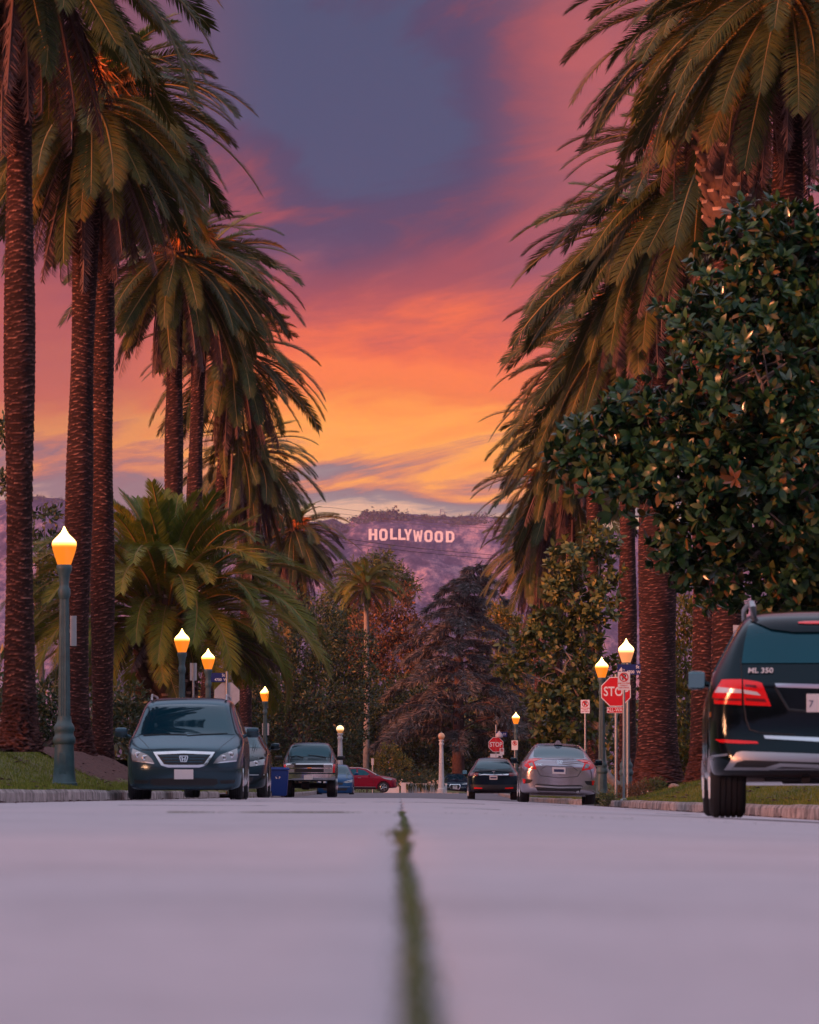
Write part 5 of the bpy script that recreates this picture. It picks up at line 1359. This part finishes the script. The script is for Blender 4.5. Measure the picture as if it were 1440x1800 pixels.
# --- slate blue minivan, nose to the viewer
def van():
    st = [(0, .19, .74, .80, .74, .80, .70), (.05, .16, .78, .84, .86, .90, .76), (.35, .16, .86, .90, .95, .97, .82), (.75, .2, .96, 1.00, .975, .98, .82),
          (1.05, .2, 1.02, 1.075, .975, .98, .80), (1.18, .2, 1.04, 1.13, .975, .98, .81), (1.9, .2, 1.06, 1.58, .975, .98, .74), (2.25, .2, 1.06, 1.70, .975, .98, .735), (2.8, .2, 1.06, 1.755, .975, .98, .735), (4.2, .2, 1.06, 1.745, .975, .98, .735), (4.9, .2, 1.06, 1.66, .96, .97, .72), (5.1, .3, 1.0, 1.45, .9, .92, .60)]
    def warp(x, y, z):
        k = max(0, 1 - y / 1.5)
        yy = y + .34 * k * (abs(x) / .98) ** 2.2
        if y < .3: yy += .30 * max(0, z - .55) + (.05 if z < .3 else 0)
        if y > 3.8: yy -= .5 * max(0, z - 1.0) * (y - 3.8) / 1.3 * .8
        return (x, yy, z)
    c = Car('minivan', 322.9, 105, 1406, 'slate blue minivan parked nose on by the left kerb', 'minivan', M['paint_van'], st, warp,
            wheels=((.965, 1.0), (-.965, 1.0), (.965, 4.0), (-.965, 4.0)), wr=.335, ww=.235)
    K = conv(632, 1060, 540); m1 = lambda *p: K(*p)
    ws = c.patch('windscreen', K((298, 196), (460, 182), (632, 178), (804, 182), (966, 196), (1020, 300), (1082, 462), (900, 458), (632, 454), (364, 458), (182, 462), (244, 300)), M['glass'], off=.004)
    c.line('wiper', K((240, 470), (420, 462), (640, 466)), M['black'], r=.008, off=.015); c.line('wiper', K((640, 474), (850, 460), (1010, 452)), M['black'], r=.008, off=.015)
    hl = c.both('headlight', K((156, 592), (205, 612), (300, 652), (340, 690), (366, 734), (300, 726), (160, 712), (148, 660)), M['lens_clear'], off=.006)
    for sgn, h in ((-1, hl[0]), (1, hl[1])):
        for u, v, r in ((212, 655, 30), (275, 680, 26)):
            x, z = K((u, v))[0]; x = x if sgn < 0 else -x
            p = c.at(x, z, .010); MB().lathe([(r / 540, 0), (r / 540 * .8, -.004), (r / 540 * .3, .0)], n=16, axis='Y').build('lamp_reflector', M['chrome'], h, p)
        MBx = K((160, 700), (300, 716), (360, 728), (358, 735), (300, 727), (160, 712)); MBx = MBx if sgn < 0 else [(-x, z) for x, z in MBx][::-1]
        c.patch('lamp_trim', MBx, M['chrome'], off=.010, parent=h)
    g = c.patch('grille', K((352, 626), (632, 616), (912, 626), (838, 748), (775, 768), (489, 768), (426, 748)), M['chrome'], off=.010, thick=.05)
    c.patch('grille_opening', K((388, 650), (632, 640), (876, 650), (812, 738), (765, 744), (499, 744), (452, 738)), M['black'], off=.013, parent=g)
    for v, a in ((664, 400), (690, 424), (716, 446)):
        c.patch('grille_slat', K((a + 10, v - 7), (1264 - a - 10, v - 7), (1264 - a - 18, v + 6), (a + 18, v + 6)), M['paint_van'], off=.022, parent=g)
    link('badge', shape2d(h_logo(.135, 1), .006, M['chrome'], 'badge'), c.root, c.at(*K((632, 690))[0], .045), (R(-8), 0, 0))
    c.plate(*K((633, 830))[0], .32, .165, off=.025)
    c.patch('lower_intake', K((330, 872), (632, 862), (934, 872), (942, 916), (900, 930), (364, 930), (322, 916)), M['black'], off=.003)
    c.both('fog_recess', K((166, 878), (316, 884), (298, 916), (180, 912)), M['black'], off=.003)
    for pts in (((120, 772), (632, 786), (1144, 772)), ((340, 936), (632, 942), (924, 936))): c.line('bumper_seam', K(*pts), M['black'], r=.004)
    for k in (0, 1):
        sg = -1 if k == 0 else 1
        P = [(sg * a, b) for a, b in [(-x, z) for x, z in K((190, 480), (280, 560), (350, 640), (420, 750))]]
        c.line('bonnet_seam', P, M['black'], r=.004)
    c.patch('lip_spoiler', K((150, 960), (632, 976), (1114, 960), (1090, 990), (632, 1000), (174, 990)), M['black'], off=.01)
    c.mirror(1.12, 1.45, 1.14, .22, .17, M['paint_van'], stalk=.05)
    for sd in ('L', 'R'):
        c.patch('side_window', [(1.75, 1.12), (2.3, 1.52), (2.75, 1.58), (2.75, 1.12)], M['glass'], side=sd); c.patch('side_window', [(2.85, 1.12), (2.85, 1.58), (3.9, 1.58), (3.9, 1.12)], M['glass'], side=sd)
        c.patch('side_window', [(4.0, 1.12), (4.0, 1.57), (4.6, 1.52), (4.75, 1.14)], M['glass'], side=sd)
        c.line('door_seam', [(1.7, .4), (1.65, .9), (1.72, 1.1)], M['black'], side=sd, r=.005); c.line('door_seam', [(2.8, .35), (2.8, 1.1)], M['black'], side=sd, r=.005)
        c.line('door_handle', [(2.55, .98), (2.75, .98)], M['paint_van'], side=sd, r=.018, off=.02)
    for sg in (-1, 1):
        MB().tube([(sg * .64, 2.35, 1.70), (sg * .64, 2.42, 1.775), (sg * .64, 2.55, 1.80), (sg * .64, 4.5, 1.79), (sg * .64, 4.7, 1.70)], .020, 6).build('roof_rail', M['satin'], c.root, smooth=True)
    # what shows through the screen: a steering wheel rim lies behind dark glass
    return c
van()

# --- black suv, tail to the viewer, nearest vehicle
def suv():
    st = [(0, .45, 1.02, 1.12, .78, .86, .72), (.04, .40, 1.08, 1.20, .90, .93, .80), (.22, .34, 1.20, 1.56, .955, .955, .72), (.40, .32, 1.22, 1.70, .96, .965, .68), (.75, .30, 1.2, 1.765, .965, .965, .66), (1.6, .28, 1.16, 1.785, .965, .965, .66), (2.6, .28, 1.12, 1.77, .965, .965, .66), (2.95, .28, 1.10, 1.68, .965, .965, .68), (3.5, .28, 1.08, 1.24, .965, .965, .78), (4.0, .28, 1.04, 1.10, .965, .96, .80), (4.6, .3, .98, 1.02, .92, .93, .76), (4.8, .35, .85, .9, .80, .82, .66)]
    def warp(x, y, z):
        k = max(0, 1 - y / .9); yy = y + .17 * k * (abs(x) / .96) ** 3
        if y < .3 and z < .72: yy -= .06
        return (x, yy, z)
    c = Car('suv', 1450, 208, 1438, 'big black suv parked tail on at the right edge', 'suv', M['paint_suv'], st, warp, yaw=-1.9, wheels=((.95, .95), (-.95, .95), (.95, 3.85), (-.95, 3.85)), wr=.375, ww=.30)
    K = conv(1134, 1741, 936); sym = lambda *p: K(*p) + [(-x, z) for x, z in K(*p)][::-1]
    def SY(*p):  # left outline given top to bottom, closed by its mirror image
        a = K(*p); return a + [(-x, z) for x, z in a[::-1]]
    c.patch('rear_window', SY((900, 172), (600, 178), (540, 200), (505, 350), (480, 512)), M['glass'], off=.004)
    sp = c.patch('roof_spoiler', SY((800, 118), (590, 126), (556, 165), (640, 200), (720, 238), (900, 262)), M['gloss_black'], off=.035, thick=.10)
    c.patch('brake_light', SY((1000, 172), (935, 178), (935, 192), (1000, 196)), M['lens_red'], off=.045, parent=sp)
    for f in (1, -1):
        fl = (lambda P: P) if f == 1 else (lambda P: [(-x, z) for x, z in P][::-1])
        t = c.patch('tail_light', fl(K((325, 640), (480, 640), (480, 846), (230, 832), (262, 740))), M['lens_red'], off=.012, thick=.05)
        t2 = c.patch('tail_light', fl(K((490, 642), (600, 658), (640, 672), (712, 856), (500, 846))), M['lens_red'], off=.012, thick=.05)
        c.patch('lamp_band', fl(K((292, 700), (478, 722), (478, 752), (268, 744))), M['lens_white'], off=.016, parent=t)
        c.patch('lamp_band', fl(K((494, 724), (596, 742), (632, 772), (500, 756))), M['lens_white'], off=.016, parent=t2)
        c.patch('dark_segment', fl(K((505, 680), (590, 690), (600, 712), (505, 700))), M['lens_dark_red'], off=.017, parent=t2)
        c.patch('dark_segment', fl(K((510, 790), (660, 798), (675, 824), (512, 812))), M['lens_dark_red'], off=.017, parent=t2)
        c.patch('dark_segment', fl(K((262, 790), (476, 796), (476, 814), (255, 806))), M['lens_dark_red'], off=.017, parent=t)
        c.patch('reflector', fl(K((268, 1116), (420, 1122), (600, 1134), (612, 1152), (460, 1152), (310, 1142))), M['lens_red'], off=.012)
        c.line('tailgate_seam', fl(K((478, 470), (482, 640), (500, 850), (515, 960), (545, 1040), (620, 1066), (900, 1082))), M['black'], r=.006)
        c.line('arch_trim', fl(K((172, 1290), (250, 1252), (372, 1238))), M['satin'], r=.010, off=.004)
    c.patch('chrome_strip', SY((740, 674), (752, 706), (900, 716)) if 0 else K((740, 674), (1134, 684), (1528, 674), (1514, 706), (1134, 718), (754, 706)), M['chrome'], off=.016, thick=.04)
    c.patch('plate_recess', K((770, 722), (1134, 730), (1498, 722), (1420, 880), (1134, 894), (850, 880)), M['gloss_black'], off=.002)
    c.line('recess_edge', K((744, 700), (800, 800), (852, 884), (1000, 898), (1134, 900)), M['black'], r=.012)
    pl = c.plate(*K((1132, 832))[0], .305, .155, off=.03)
    link('lettering', text_mesh('7', .085, M['plate_ink'], .001), pl, (-.115, -.008, -.01))
    c.patch('bumper_strip', K((650, 1086), (1134, 1106), (1618, 1086), (1604, 1112), (1134, 1140), (664, 1112)), M['chrome'], off=.02, thick=.04)
    sk = c.patch('skid_trim', K((340, 1362), (400, 1272), (436, 1222), (480, 1212), (1134, 1236), (1788, 1212), (1832, 1222), (1868, 1272), (1928, 1362)), M['satin'], off=.014, thick=.05)
    c.patch('skid_opening', K((404, 1352), (440, 1300), (500, 1284), (1134, 1304), (1768, 1284), (1828, 1300), (1864, 1352)), M['black'], off=.020, parent=sk)
    c.patch('skid_bar', K((412, 1362), (412, 1340), (660, 1342), (780, 1308), (1134, 1322), (1488, 1308), (1608, 1342), (1856, 1340), (1856, 1362), (1590, 1366), (1470, 1336), (1134, 1350), (798, 1336), (690, 1366)), M['satin'], off=.035, parent=sk)
    c.text('ML 350', .068, *K((632, 580))[0], M['plate'], off=.010, sx=1.05)
    c.mirror(-1.03, 3.05, 1.225, .17, .17, M['gloss_black'], face=True, stalk=.18); c.mirror(1.03, 3.05, 1.225, .17, .17, M['gloss_black'], face=True, stalk=.06) if 0 else None
    for sd in ('L', 'R'):
        for P in ([(.62, 1.26), (.80, 1.56), (1.15, 1.62), (1.15, 1.24)], [(1.22, 1.24), (1.22, 1.62), (2.05, 1.62), (2.05, 1.22)], [(2.12, 1.22), (2.12, 1.62), (2.55, 1.58), (3.05, 1.22)]): c.patch('side_window', P, M['glass'], side=sd)
        c.line('window_trim', [(.62, 1.235), (2.0, 1.205), (3.05, 1.18)], M['chrome'], side=sd, r=.010, off=.0)
        c.line('door_seam', [(1.18, .6), (1.18, 1.2)], M['black'], side=sd, r=.005); c.line('door_seam', [(2.08, .4), (2.08, 1.18)], M['black'], side=sd, r=.005)
        c.patch('side_marker', [(.35, .86), (.35, .90), (.60, .90), (.60, .86)], M['lens_amber'], side=sd, off=.006)
    for sg in (-1, 1):
        MB().tube([(sg * .585, .62, 1.70), (sg * .59, .58, 1.80), (sg * .60, .66, 1.835), (sg * .62, .85, 1.84), (sg * .62, 2.4, 1.835), (sg * .61, 2.7, 1.74)], [.03, .032, .03, .022, .022, .022], 8).build('roof_rail', M['satin'], c.root, smooth=True)
    MB().tube([(-.5, .35, .36), (.5, .35, .36)], .05, 8).tube([(-.15, .2, .33), (-.15, 1.6, .33)], .04, 8).box((.1, 1.0, .36), (.9, 1.0, .14), bev=.04).build('exhaust', M['under'], c.root, smooth=True)
    return c
suv()

# --- silver sedan, tail to the viewer
def sedan():
    st = [(0, .30, .74, .86, .66, .74, .62), (.05, .24, .80, .97, .80, .84, .72), (.30, .20, .86, 1.02, .885, .89, .74), (.55, .2, .90, 1.07, .895, .90, .70), (1.1, .18, .90, 1.28, .90, .90, .60), (1.6, .17, .90, 1.39, .90, .90, .56), (2.2, .17, .90, 1.415, .90, .90, .56), (2.8, .17, .90, 1.36, .90, .90, .57), (3.5, .18, .90, .99, .895, .89, .70), (4.2, .2, .80, .86, .85, .86, .68), (4.6, .25, .6, .68, .7, .72, .5)]
    def warp(x, y, z):
        k = max(0, 1 - y / .9); yy = y + .24 * k * (abs(x) / .9) ** 2.4
        if y < .2 and z > .8: yy -= .0
        return (x, yy, z)
    c = Car('sedan', 981.5, 75, 1412, 'silver sedan parked tail on by the right kerb', 'sedan', M['paint_silver'], st, warp, roll=1.6, wheels=((.89, .95), (-.89, .95), (.89, 3.65), (-.89, 3.65)), wr=.325, ww=.22)
    K = conv(1005, 735, 415)
    c.patch('rear_window', K((768, 188), (820, 166), (1005, 158), (1190, 166), (1242, 188), (1254, 284), (1180, 298), (1005, 302), (830, 298), (756, 284)), M['glass'], off=.004)
    for f in (1, -1):
        fl = (lambda P: P) if f == 1 else (lambda P: [(-x, z) for x, z in P][::-1])
        t = c.patch('tail_light', fl(K((662, 352), (690, 318), (770, 296), (850, 294), (846, 304), (758, 336), (770, 372), (784, 412), (700, 398), (666, 384))), M['lens_red'], off=.012, thick=.04)
        c.patch('lamp_insert', fl(K((706, 352), (744, 344), (762, 392), (722, 384))), M['lens_clear'], off=.016, parent=t)
        r_ = c.patch('vent_recess', fl(K((650, 508), (748, 512), (752, 520), (728, 546), (664, 556))), M['black'], off=.004)
        c.patch('reflector', fl(K((650, 506), (680, 508), (680, 550), (662, 552))), M['lens_red'], off=.012, parent=r_)
        c.line('boot_seam', fl(K((790, 412), (806, 440), (826, 472), (1005, 488))), M['black'], r=.006)
        c.line('crease', fl(K((826, 414), (876, 374), (1005, 380))), M['black'], r=.006)
    c.line('boot_lip', K((770, 300), (870, 306), (1005, 308), (1140, 306), (1240, 300)), M['paint_silver'], r=.022, off=.005)
    link('badge', shape2d(h_logo(.125, 1), .006, M['chrome'], 'badge'), c.root, c.at(*K((1008, 338))[0], .014), (R(-10), 0, 0))
    c.plate(*K((1003, 418))[0], .305, .155, ink=True)
    c.text('CIVIC', .06, *K((812, 366))[0], M['chrome'], off=.004)
    c.patch('diffuser', K((770, 560), (800, 552), (1005, 560), (1210, 552), (1240, 560), (1200, 640), (1005, 648), (810, 640)), M['black'], off=.004)
    c.patch('diffuser_strip', K((776, 566), (1005, 574), (1234, 566), (1230, 582), (1005, 590), (780, 582)), M['satin'], off=.014)
    c.patch('lower_valance', K((690, 640), (1005, 652), (1320, 640), (1300, 668), (1005, 676), (710, 668)), M['black'], off=.004)
    c.mirror(1.02, 2.95, .99, .18, .14, M['gloss_black'], stalk=.03)
    for sd in ('L', 'R'):
        for P in ([(1.1, .96), (1.45, 1.24), (1.9, 1.31), (1.9, .96)], [(1.98, .96), (1.98, 1.31), (2.5, 1.27), (3.0, .96)]): c.patch('side_window', P, M['glass'], side=sd)
        c.line('door_seam', [(1.94, .3), (1.94, .94)], M['black'], side=sd, r=.005); c.line('door_handle', [(1.75, .82), (1.95, .82)], M['chrome'], side=sd, r=.014, off=.015)
    MB().tube([(.45, .06, .28), (.45, .4, .28)], .035, 8).build('exhaust', M['satin'], c.root)
    tf = MB().prism([(-.10, 0), (.10, 0), (.02, .10), (-.04, .10)], -.10, .10).build('roof_fin', M['paint_silver'], c.root, (0, 1.5, 1.385))
sedan()

# --- dark electric suv, tail to the viewer
def ev():
    st = [(0, .42, .88, .98, .74, .84, .72), (.05, .36, .96, 1.08, .90, .94, .78), (.25, .3, 1.02, 1.2, .985, .985, .74), (.7, .28, 1.05, 1.42, 1.0, 1.0, .68), (1.3, .26, 1.05, 1.61, 1.0, 1.0, .62), (2.0, .26, 1.05, 1.68, 1.0, 1.0, .60), (2.8, .26, 1.05, 1.62, 1.0, 1.0, .62), (3.9, .26, 1.0, 1.08, .99, .99, .78), (4.6, .28, .86, .92, .95, .95, .72), (5.0, .32, .7, .76, .8, .82, .6)]
    warp = lambda x, y, z: (x, y + .26 * max(0, 1 - y / .9) * (abs(x)) ** 2.4, z)
    c = Car('electric_suv', 868, 45.0, 1406.5, 'dark navy electric suv parked tail on ahead of the silver sedan', 'suv', M['paint_ev'], st, warp, wheels=((.98, .95), (-.98, .95), (.98, 3.9), (-.98, 3.9)), wr=.37, ww=.26)
    K = conv(378, 700, 249)
    c.patch('rear_window', K((226, 330), (260, 322), (378, 318), (496, 322), (530, 330), (540, 392), (378, 400), (216, 392)), M['glass'], off=.004)
    c.patch('spoiler', K((190, 410), (378, 398), (566, 410), (560, 426), (378, 418), (196, 426)), M['gloss_black'], off=.05, thick=.08)
    for f in (1, -1):
        fl = (lambda P: P) if f == 1 else (lambda P: [(-x, z) for x, z in P][::-1])
        c.patch('tail_light', fl(K((150, 432), (230, 434), (222, 468), (146, 462))), M['lens_dark_red'], off=.010)
        c.patch('reflector', fl(K((186, 574), (268, 580), (266, 592), (188, 590))), M['lens_red'], off=.010)
    c.patch('chrome_bar', K((232, 444), (378, 450), (524, 444), (522, 458), (378, 464), (234, 458)), M['chrome'], off=.014)
    link('badge', shape2d([[(-.07, .06), (.07, .06), (.06, .035), (.018, .035), (0, -.07), (-.018, .035), (-.06, .035)]], .005, M['chrome'], 'badge'), c.root, c.at(*K((378, 434))[0], .03))
    c.plate(*K((376, 482))[0], .305, .155, ink=True)
    c.patch('bumper_panel', K((150, 548), (378, 552), (606, 548), (590, 628), (378, 636), (166, 628)), M['black'], off=.006)
    c.mirror(1.10, 3.2, 1.10, .2, .16, M['gloss_black'], face=True, stalk=.02)
    for sd in ('L', 'R'):
        for P in ([(.95, 1.12), (1.4, 1.45), (1.95, 1.52), (1.95, 1.12)], [(2.05, 1.12), (2.05, 1.52), (2.8, 1.48), (3.3, 1.12)]): c.patch('side_window', P, M['glass'], side=sd)
ev()

# --- lifted pickup/suv with chrome grille, nose to the viewer
def truck():
    st = [(0, .62, 1.10, 1.16, .84, .88, .80), (.05, .58, 1.14, 1.22, .93, .95, .86), (.4, .58, 1.20, 1.28, .95, .96, .84), (1.1, .58, 1.28, 1.36, .96, .97, .82), (1.25, .58, 1.32, 1.44, .96, .97, .80), (1.75, .58, 1.34, 1.86, .96, .97, .72), (2.1, .58, 1.34, 1.95, .96, .97, .70), (3.2, .58, 1.34, 1.985, .96, .97, .70), (4.6, .58, 1.34, 1.97, .96, .97, .70), (5.2, .6, 1.30, 1.8, .94, .95, .70)]
    warp = lambda x, y, z: (x, y + .10 * max(0, 1 - y / .6) * abs(x) ** 3, z)
    c = Car('lifted_truck', 544, 49, 1401.5, 'lifted dark truck with chrome grille behind the blue bin', 'truck', M['paint_truck'], st, warp, wheels=((.94, .95), (-.94, .95), (.94, 4.2), (-.94, 4.2)), wr=.42, ww=.32)
    K = conv(577, 1005, 196)
    c.patch('windscreen', K((402, 722), (432, 636), (577, 630), (722, 636), (752, 722), (577, 716)), M['glass'], off=.004)
    c.line('wiper', K((420, 722), (480, 712), (530, 722)), M['black'], r=.015, off=.02); c.line('wiper', K((560, 706), (620, 712), (690, 722)), M['black'], r=.015, off=.02)
    g = c.patch('grille', K((410, 768), (744, 768), (740, 834), (414, 834)), M['chrome'], off=.012, thick=.05)
    for a, b in ((774, 797), (805, 830)): c.patch('grille_opening', K((476, a), (678, a), (678, b), (476, b)), M['black'], off=.018, parent=g)
    c.line('badge', K((562, 800), (592, 800)), M['lens_amber'], r=.025, off=.03)
    for f in (1, -1):
        fl = (lambda P: P) if f == 1 else (lambda P: [(-x, z) for x, z in P][::-1])
        h = c.patch('headlight', fl(K((416, 776), (470, 776), (470, 796), (416, 796))), M['lens_clear'], off=.02)
        c.patch('headlight', fl(K((418, 806), (470, 806), (470, 830), (420, 830))), M['lens_clear'], off=.02)
        c.patch('turn_lamp', fl(K((396, 772), (412, 772), (412, 832), (398, 832))), M['lens_amber'] if 0 else M['lens_red'], off=.014)
    c.patch('bumper', K((394, 842), (760, 842), (756, 884), (398, 884)), M['chrome'], off=.10, thick=.10)
    MB().box((-.04, -.13, .71), (.31, .012, .155)).build('number_plate', M['plate'], c.root)
    c.mirror(1.13, 1.55, 1.42, .28, .15, M['black'], stalk=.03)
    mb = MB(); mb.tube([(-.7, .95, .42), (.7, .95, .42)], .09, 8).box((-.15, .95, .42), (.3, .35, .3), bev=.06).tube([(-.45, .3, .6), (-.45, 1.7, .45)], .04, 6).tube([(.45, .3, .6), (.45, 1.7, .45)], .04, 6).tube([(-.7, 4.2, .42), (.7, 4.2, .42)], .09, 8)
    mb.build('axle', M['under'], c.root, smooth=True)
    for sd in ('L', 'R'):
        for P in ([(1.75, 1.40), (2.05, 1.82), (2.6, 1.84), (2.6, 1.40)], [(2.7, 1.40), (2.7, 1.84), (3.6, 1.84), (3.6, 1.40)]): c.patch('side_window', P, M['glass'], side=sd)
    c.line('aerial', K((462, 690), (460, 640)), M['black'], r=.008)
truck()

# --- black hatchback behind the minivan
def hatch(name, px, ppm, gy, lb, cat, paint, H=1.5, W=1.74, hl='lens_clear', grille='black', sub=2):
    w = W / 2; k = H / 1.5
    st = [(0, .22, .66 * k, .72 * k, w * .74, w * .80, w * .66), (.05, .18, .72 * k, .78 * k, w * .90, w * .93, w * .78), (.4, .18, .84 * k, .88 * k, w * .98, w, w * .84), (.95, .2, .95 * k, 1.0 * k, w, w, w * .84), (1.15, .2, .97 * k, 1.06 * k, w, w, w * .82), (1.9, .2, .98 * k, 1.42 * k, w, w, w * .68), (2.4, .2, .98 * k, 1.5 * k, w, w, w * .66), (3.4, .2, .98 * k, 1.46 * k, w, w, w * .66), (4.0, .2, .98 * k, 1.25 * k, w * .97, w * .98, w * .66), (4.25, .3, .9 * k, 1.0 * k, w * .86, w * .88, w * .6)]
    warp = lambda x, y, z: (x, y + .32 * max(0, 1 - y / 1.3) * (abs(x) / w) ** 2.2 + (.3 * max(0, z - .5) if y < .3 else 0), z)
    c = Car(name, px, ppm, gy, lb, cat, paint, st, warp, wheels=((w - .02, .85), (-w + .02, .85), (w - .02, 3.4), (-w + .02, 3.4)), wr=.32, ww=.21, sub=sub)
    c.patch('windscreen', [(-.50 * W, 1.02 * k), (-.42 * W, 1.26 * k), (-.36 * W, 1.40 * k), (0, 1.44 * k), (.36 * W, 1.40 * k), (.42 * W, 1.26 * k), (.47 * W, 1.03 * k), (0, 1.05 * k), (-.47 * W, 1.03 * k)][1:] , M['glass'], off=.004)
    h = c.both('headlight', [(-.46 * W, .80 * k), (-.30 * W, .74 * k), (-.22 * W, .68 * k), (-.30 * W, .64 * k), (-.47 * W, .68 * k)], M[hl], off=.008)
    for sg, hh in zip((-1, 1), h):
        p = c.at(sg * .36 * W, .705 * k, .012); MB().lathe([(.055, 0), (.045, -.006), (.02, 0)], n=14, axis='Y').build('lamp_reflector', M['chrome'], hh, p)
    g = c.patch('grille', [(-.22 * W, .66 * k), (0, .68 * k), (.22 * W, .66 * k), (.20 * W, .56 * k), (-.20 * W, .56 * k)], M[grille], off=.008)
    c.patch('lower_intake', [(-.34 * W, .42 * k), (.34 * W, .42 * k), (.30 * W, .30 * k), (-.30 * W, .30 * k)], M['black'], off=.004)
    c.line('bumper_crease', [(-.46 * W, .47 * k), (0, .46 * k), (.46 * W, .47 * k)], M['satin'], r=.010)
    c.plate(0, .50 * k, .305, .155)
    c.mirror(w + .13, 1.5, 1.06 * k, .20, .14, paint, stalk=.03)
    for sd in ('L', 'R'):
        for P in ([(1.7, 1.04 * k), (2.15, 1.34 * k), (2.5, 1.38 * k), (2.5, 1.04 * k)], [(2.6, 1.04 * k), (2.6, 1.38 * k), (3.3, 1.34 * k), (3.5, 1.06 * k)]): c.patch('side_window', P, M['glass'], side=sd)
        c.line('door_seam', [(2.55, .35), (2.55, 1.0 * k)], M['black'], side=sd, r=.005); c.line('door_handle', [(2.3, .88 * k), (2.5, .88 * k)], paint, side=sd, r=.016, off=.015)
    return c
hatch('hatchback', 395, 86, 1402.5, 'black car tucked behind the minivan, right half showing', 'car', M['paint_hatch'])
hatch('compact_suv', 589, 35.4, 1401.5, 'blue car half hidden behind the lifted truck', 'car', M['paint_blue'], 1.65, 1.85)
def navy():
    c = hatch('dark_sedan', 800, 25.6, 1394.8, 'distant dark navy car facing us beside the pale globe lamp', 'car', M['paint_navy'], 1.38, 1.88)
    c.patch('grille_frame', [(-.34, .64), (.34, .64), (.40, .50), (.30, .28), (-.30, .28), (-.40, .50)], M['chrome'], off=.02)
    c.patch('grille_mesh', [(-.29, .60), (.29, .60), (.34, .50), (.26, .32), (-.26, .32), (-.34, .50)], M['black'], off=.026)
    MB().box((0, -.03, .38), (.3, .012, .12)).build('number_plate', M['plate'], c.root)
navy()

# --- red crossover crossing at the junction, nose to the right
def red():
    w = .9
    st = [(0, .36, .72, .80, .70, .74, .60), (.06, .30, .80, .88, .82, .84, .70), (.45, .28, .92, .96, .88, .885, .74), (.95, .24, .98, 1.03, .895, .90, .74), (1.15, .22, 1.0, 1.08, .9, .9, .72), (1.85, .22, 1.02, 1.48, .9, .9, .62), (2.4, .22, 1.03, 1.60, .9, .9, .60), (3.4, .22, 1.05, 1.57, .9, .9, .60), (4.05, .26, 1.08, 1.36, .88, .89, .60), (4.35, .34, .95, 1.1, .8, .82, .56)]
    warp = lambda x, y, z: (x, y + .30 * max(0, 1 - y / 1.2) * (abs(x) / w) ** 2.2 + (.22 * max(0, z - .6) if y < .3 else 0), z)
    c = Car('crossover', 698.6, 28.3, 1393.6, 'red crossover crossing the junction, nose to the right', 'crossover', M['paint_red'], st, warp, yaw=90, wheels=((.89, .86), (-.89, .86), (.89, 3.5), (-.89, 3.5)), wr=.335, ww=.22)
    c.root.location.y += .9
    for sd in ('L', 'R'):
        for P in ([(1.62, 1.09), (2.05, 1.40), (2.45, 1.49), (2.45, 1.09)], [(2.54, 1.09), (2.54, 1.49), (3.2, 1.47), (3.55, 1.14), (3.5, 1.10)]): c.patch('side_window', P, M['glass'], side=sd)
        c.line('roof_edge', [(1.30, 1.12), (1.9, 1.46), (2.4, 1.555), (3.3, 1.535), (3.9, 1.36)], M['chrome'] if 0 else M['sign_back'], side=sd, r=.03, off=.0)
        c.patch('headlight', [(.30, .86), (.55, .90), (1.0, .97), (.75, .84), (.40, .78)], M['lens_clear'], side=sd, off=.010)
        c.patch('sill', [(1.35, .24), (1.35, .34), (3.0, .36), (3.0, .24)], M['black'], side=sd, off=.012)
        c.line('sill_trim', [(1.35, .36), (3.0, .38)], M['satin'], side=sd, r=.016, off=.01)
        c.line('door_seam', [(2.5, .4), (2.5, 1.06)], M['black'], side=sd, r=.008); c.line('door_seam', [(1.45, .4), (1.5, .95)], M['black'], side=sd, r=.008)
        c.line('door_handle', [(2.25, .93), (2.45, .935)], M['satin'], side=sd, r=.02, off=.015); c.line('door_handle', [(3.2, .95), (3.4, .955)], M['satin'], side=sd, r=.02, off=.015)
        c.line('crease', [(1.2, .84), (2.4, .86), (3.6, .92)], M['paint_red'], side=sd, r=.02, off=.0)
    c.mirror(1.02, 1.75, 1.08, .18, .15, M['paint_red'], stalk=.02)
    c.patch('grille', [(-.5, .68), (.5, .68), (.4, .48), (-.4, .48)], M['black'], off=.01); c.plate(0, .58, .3, .15)
    c.patch('windscreen', [(-.80, 1.06), (-.60, 1.42), (0, 1.47), (.60, 1.42), (.80, 1.06)], M['glass'])
red()
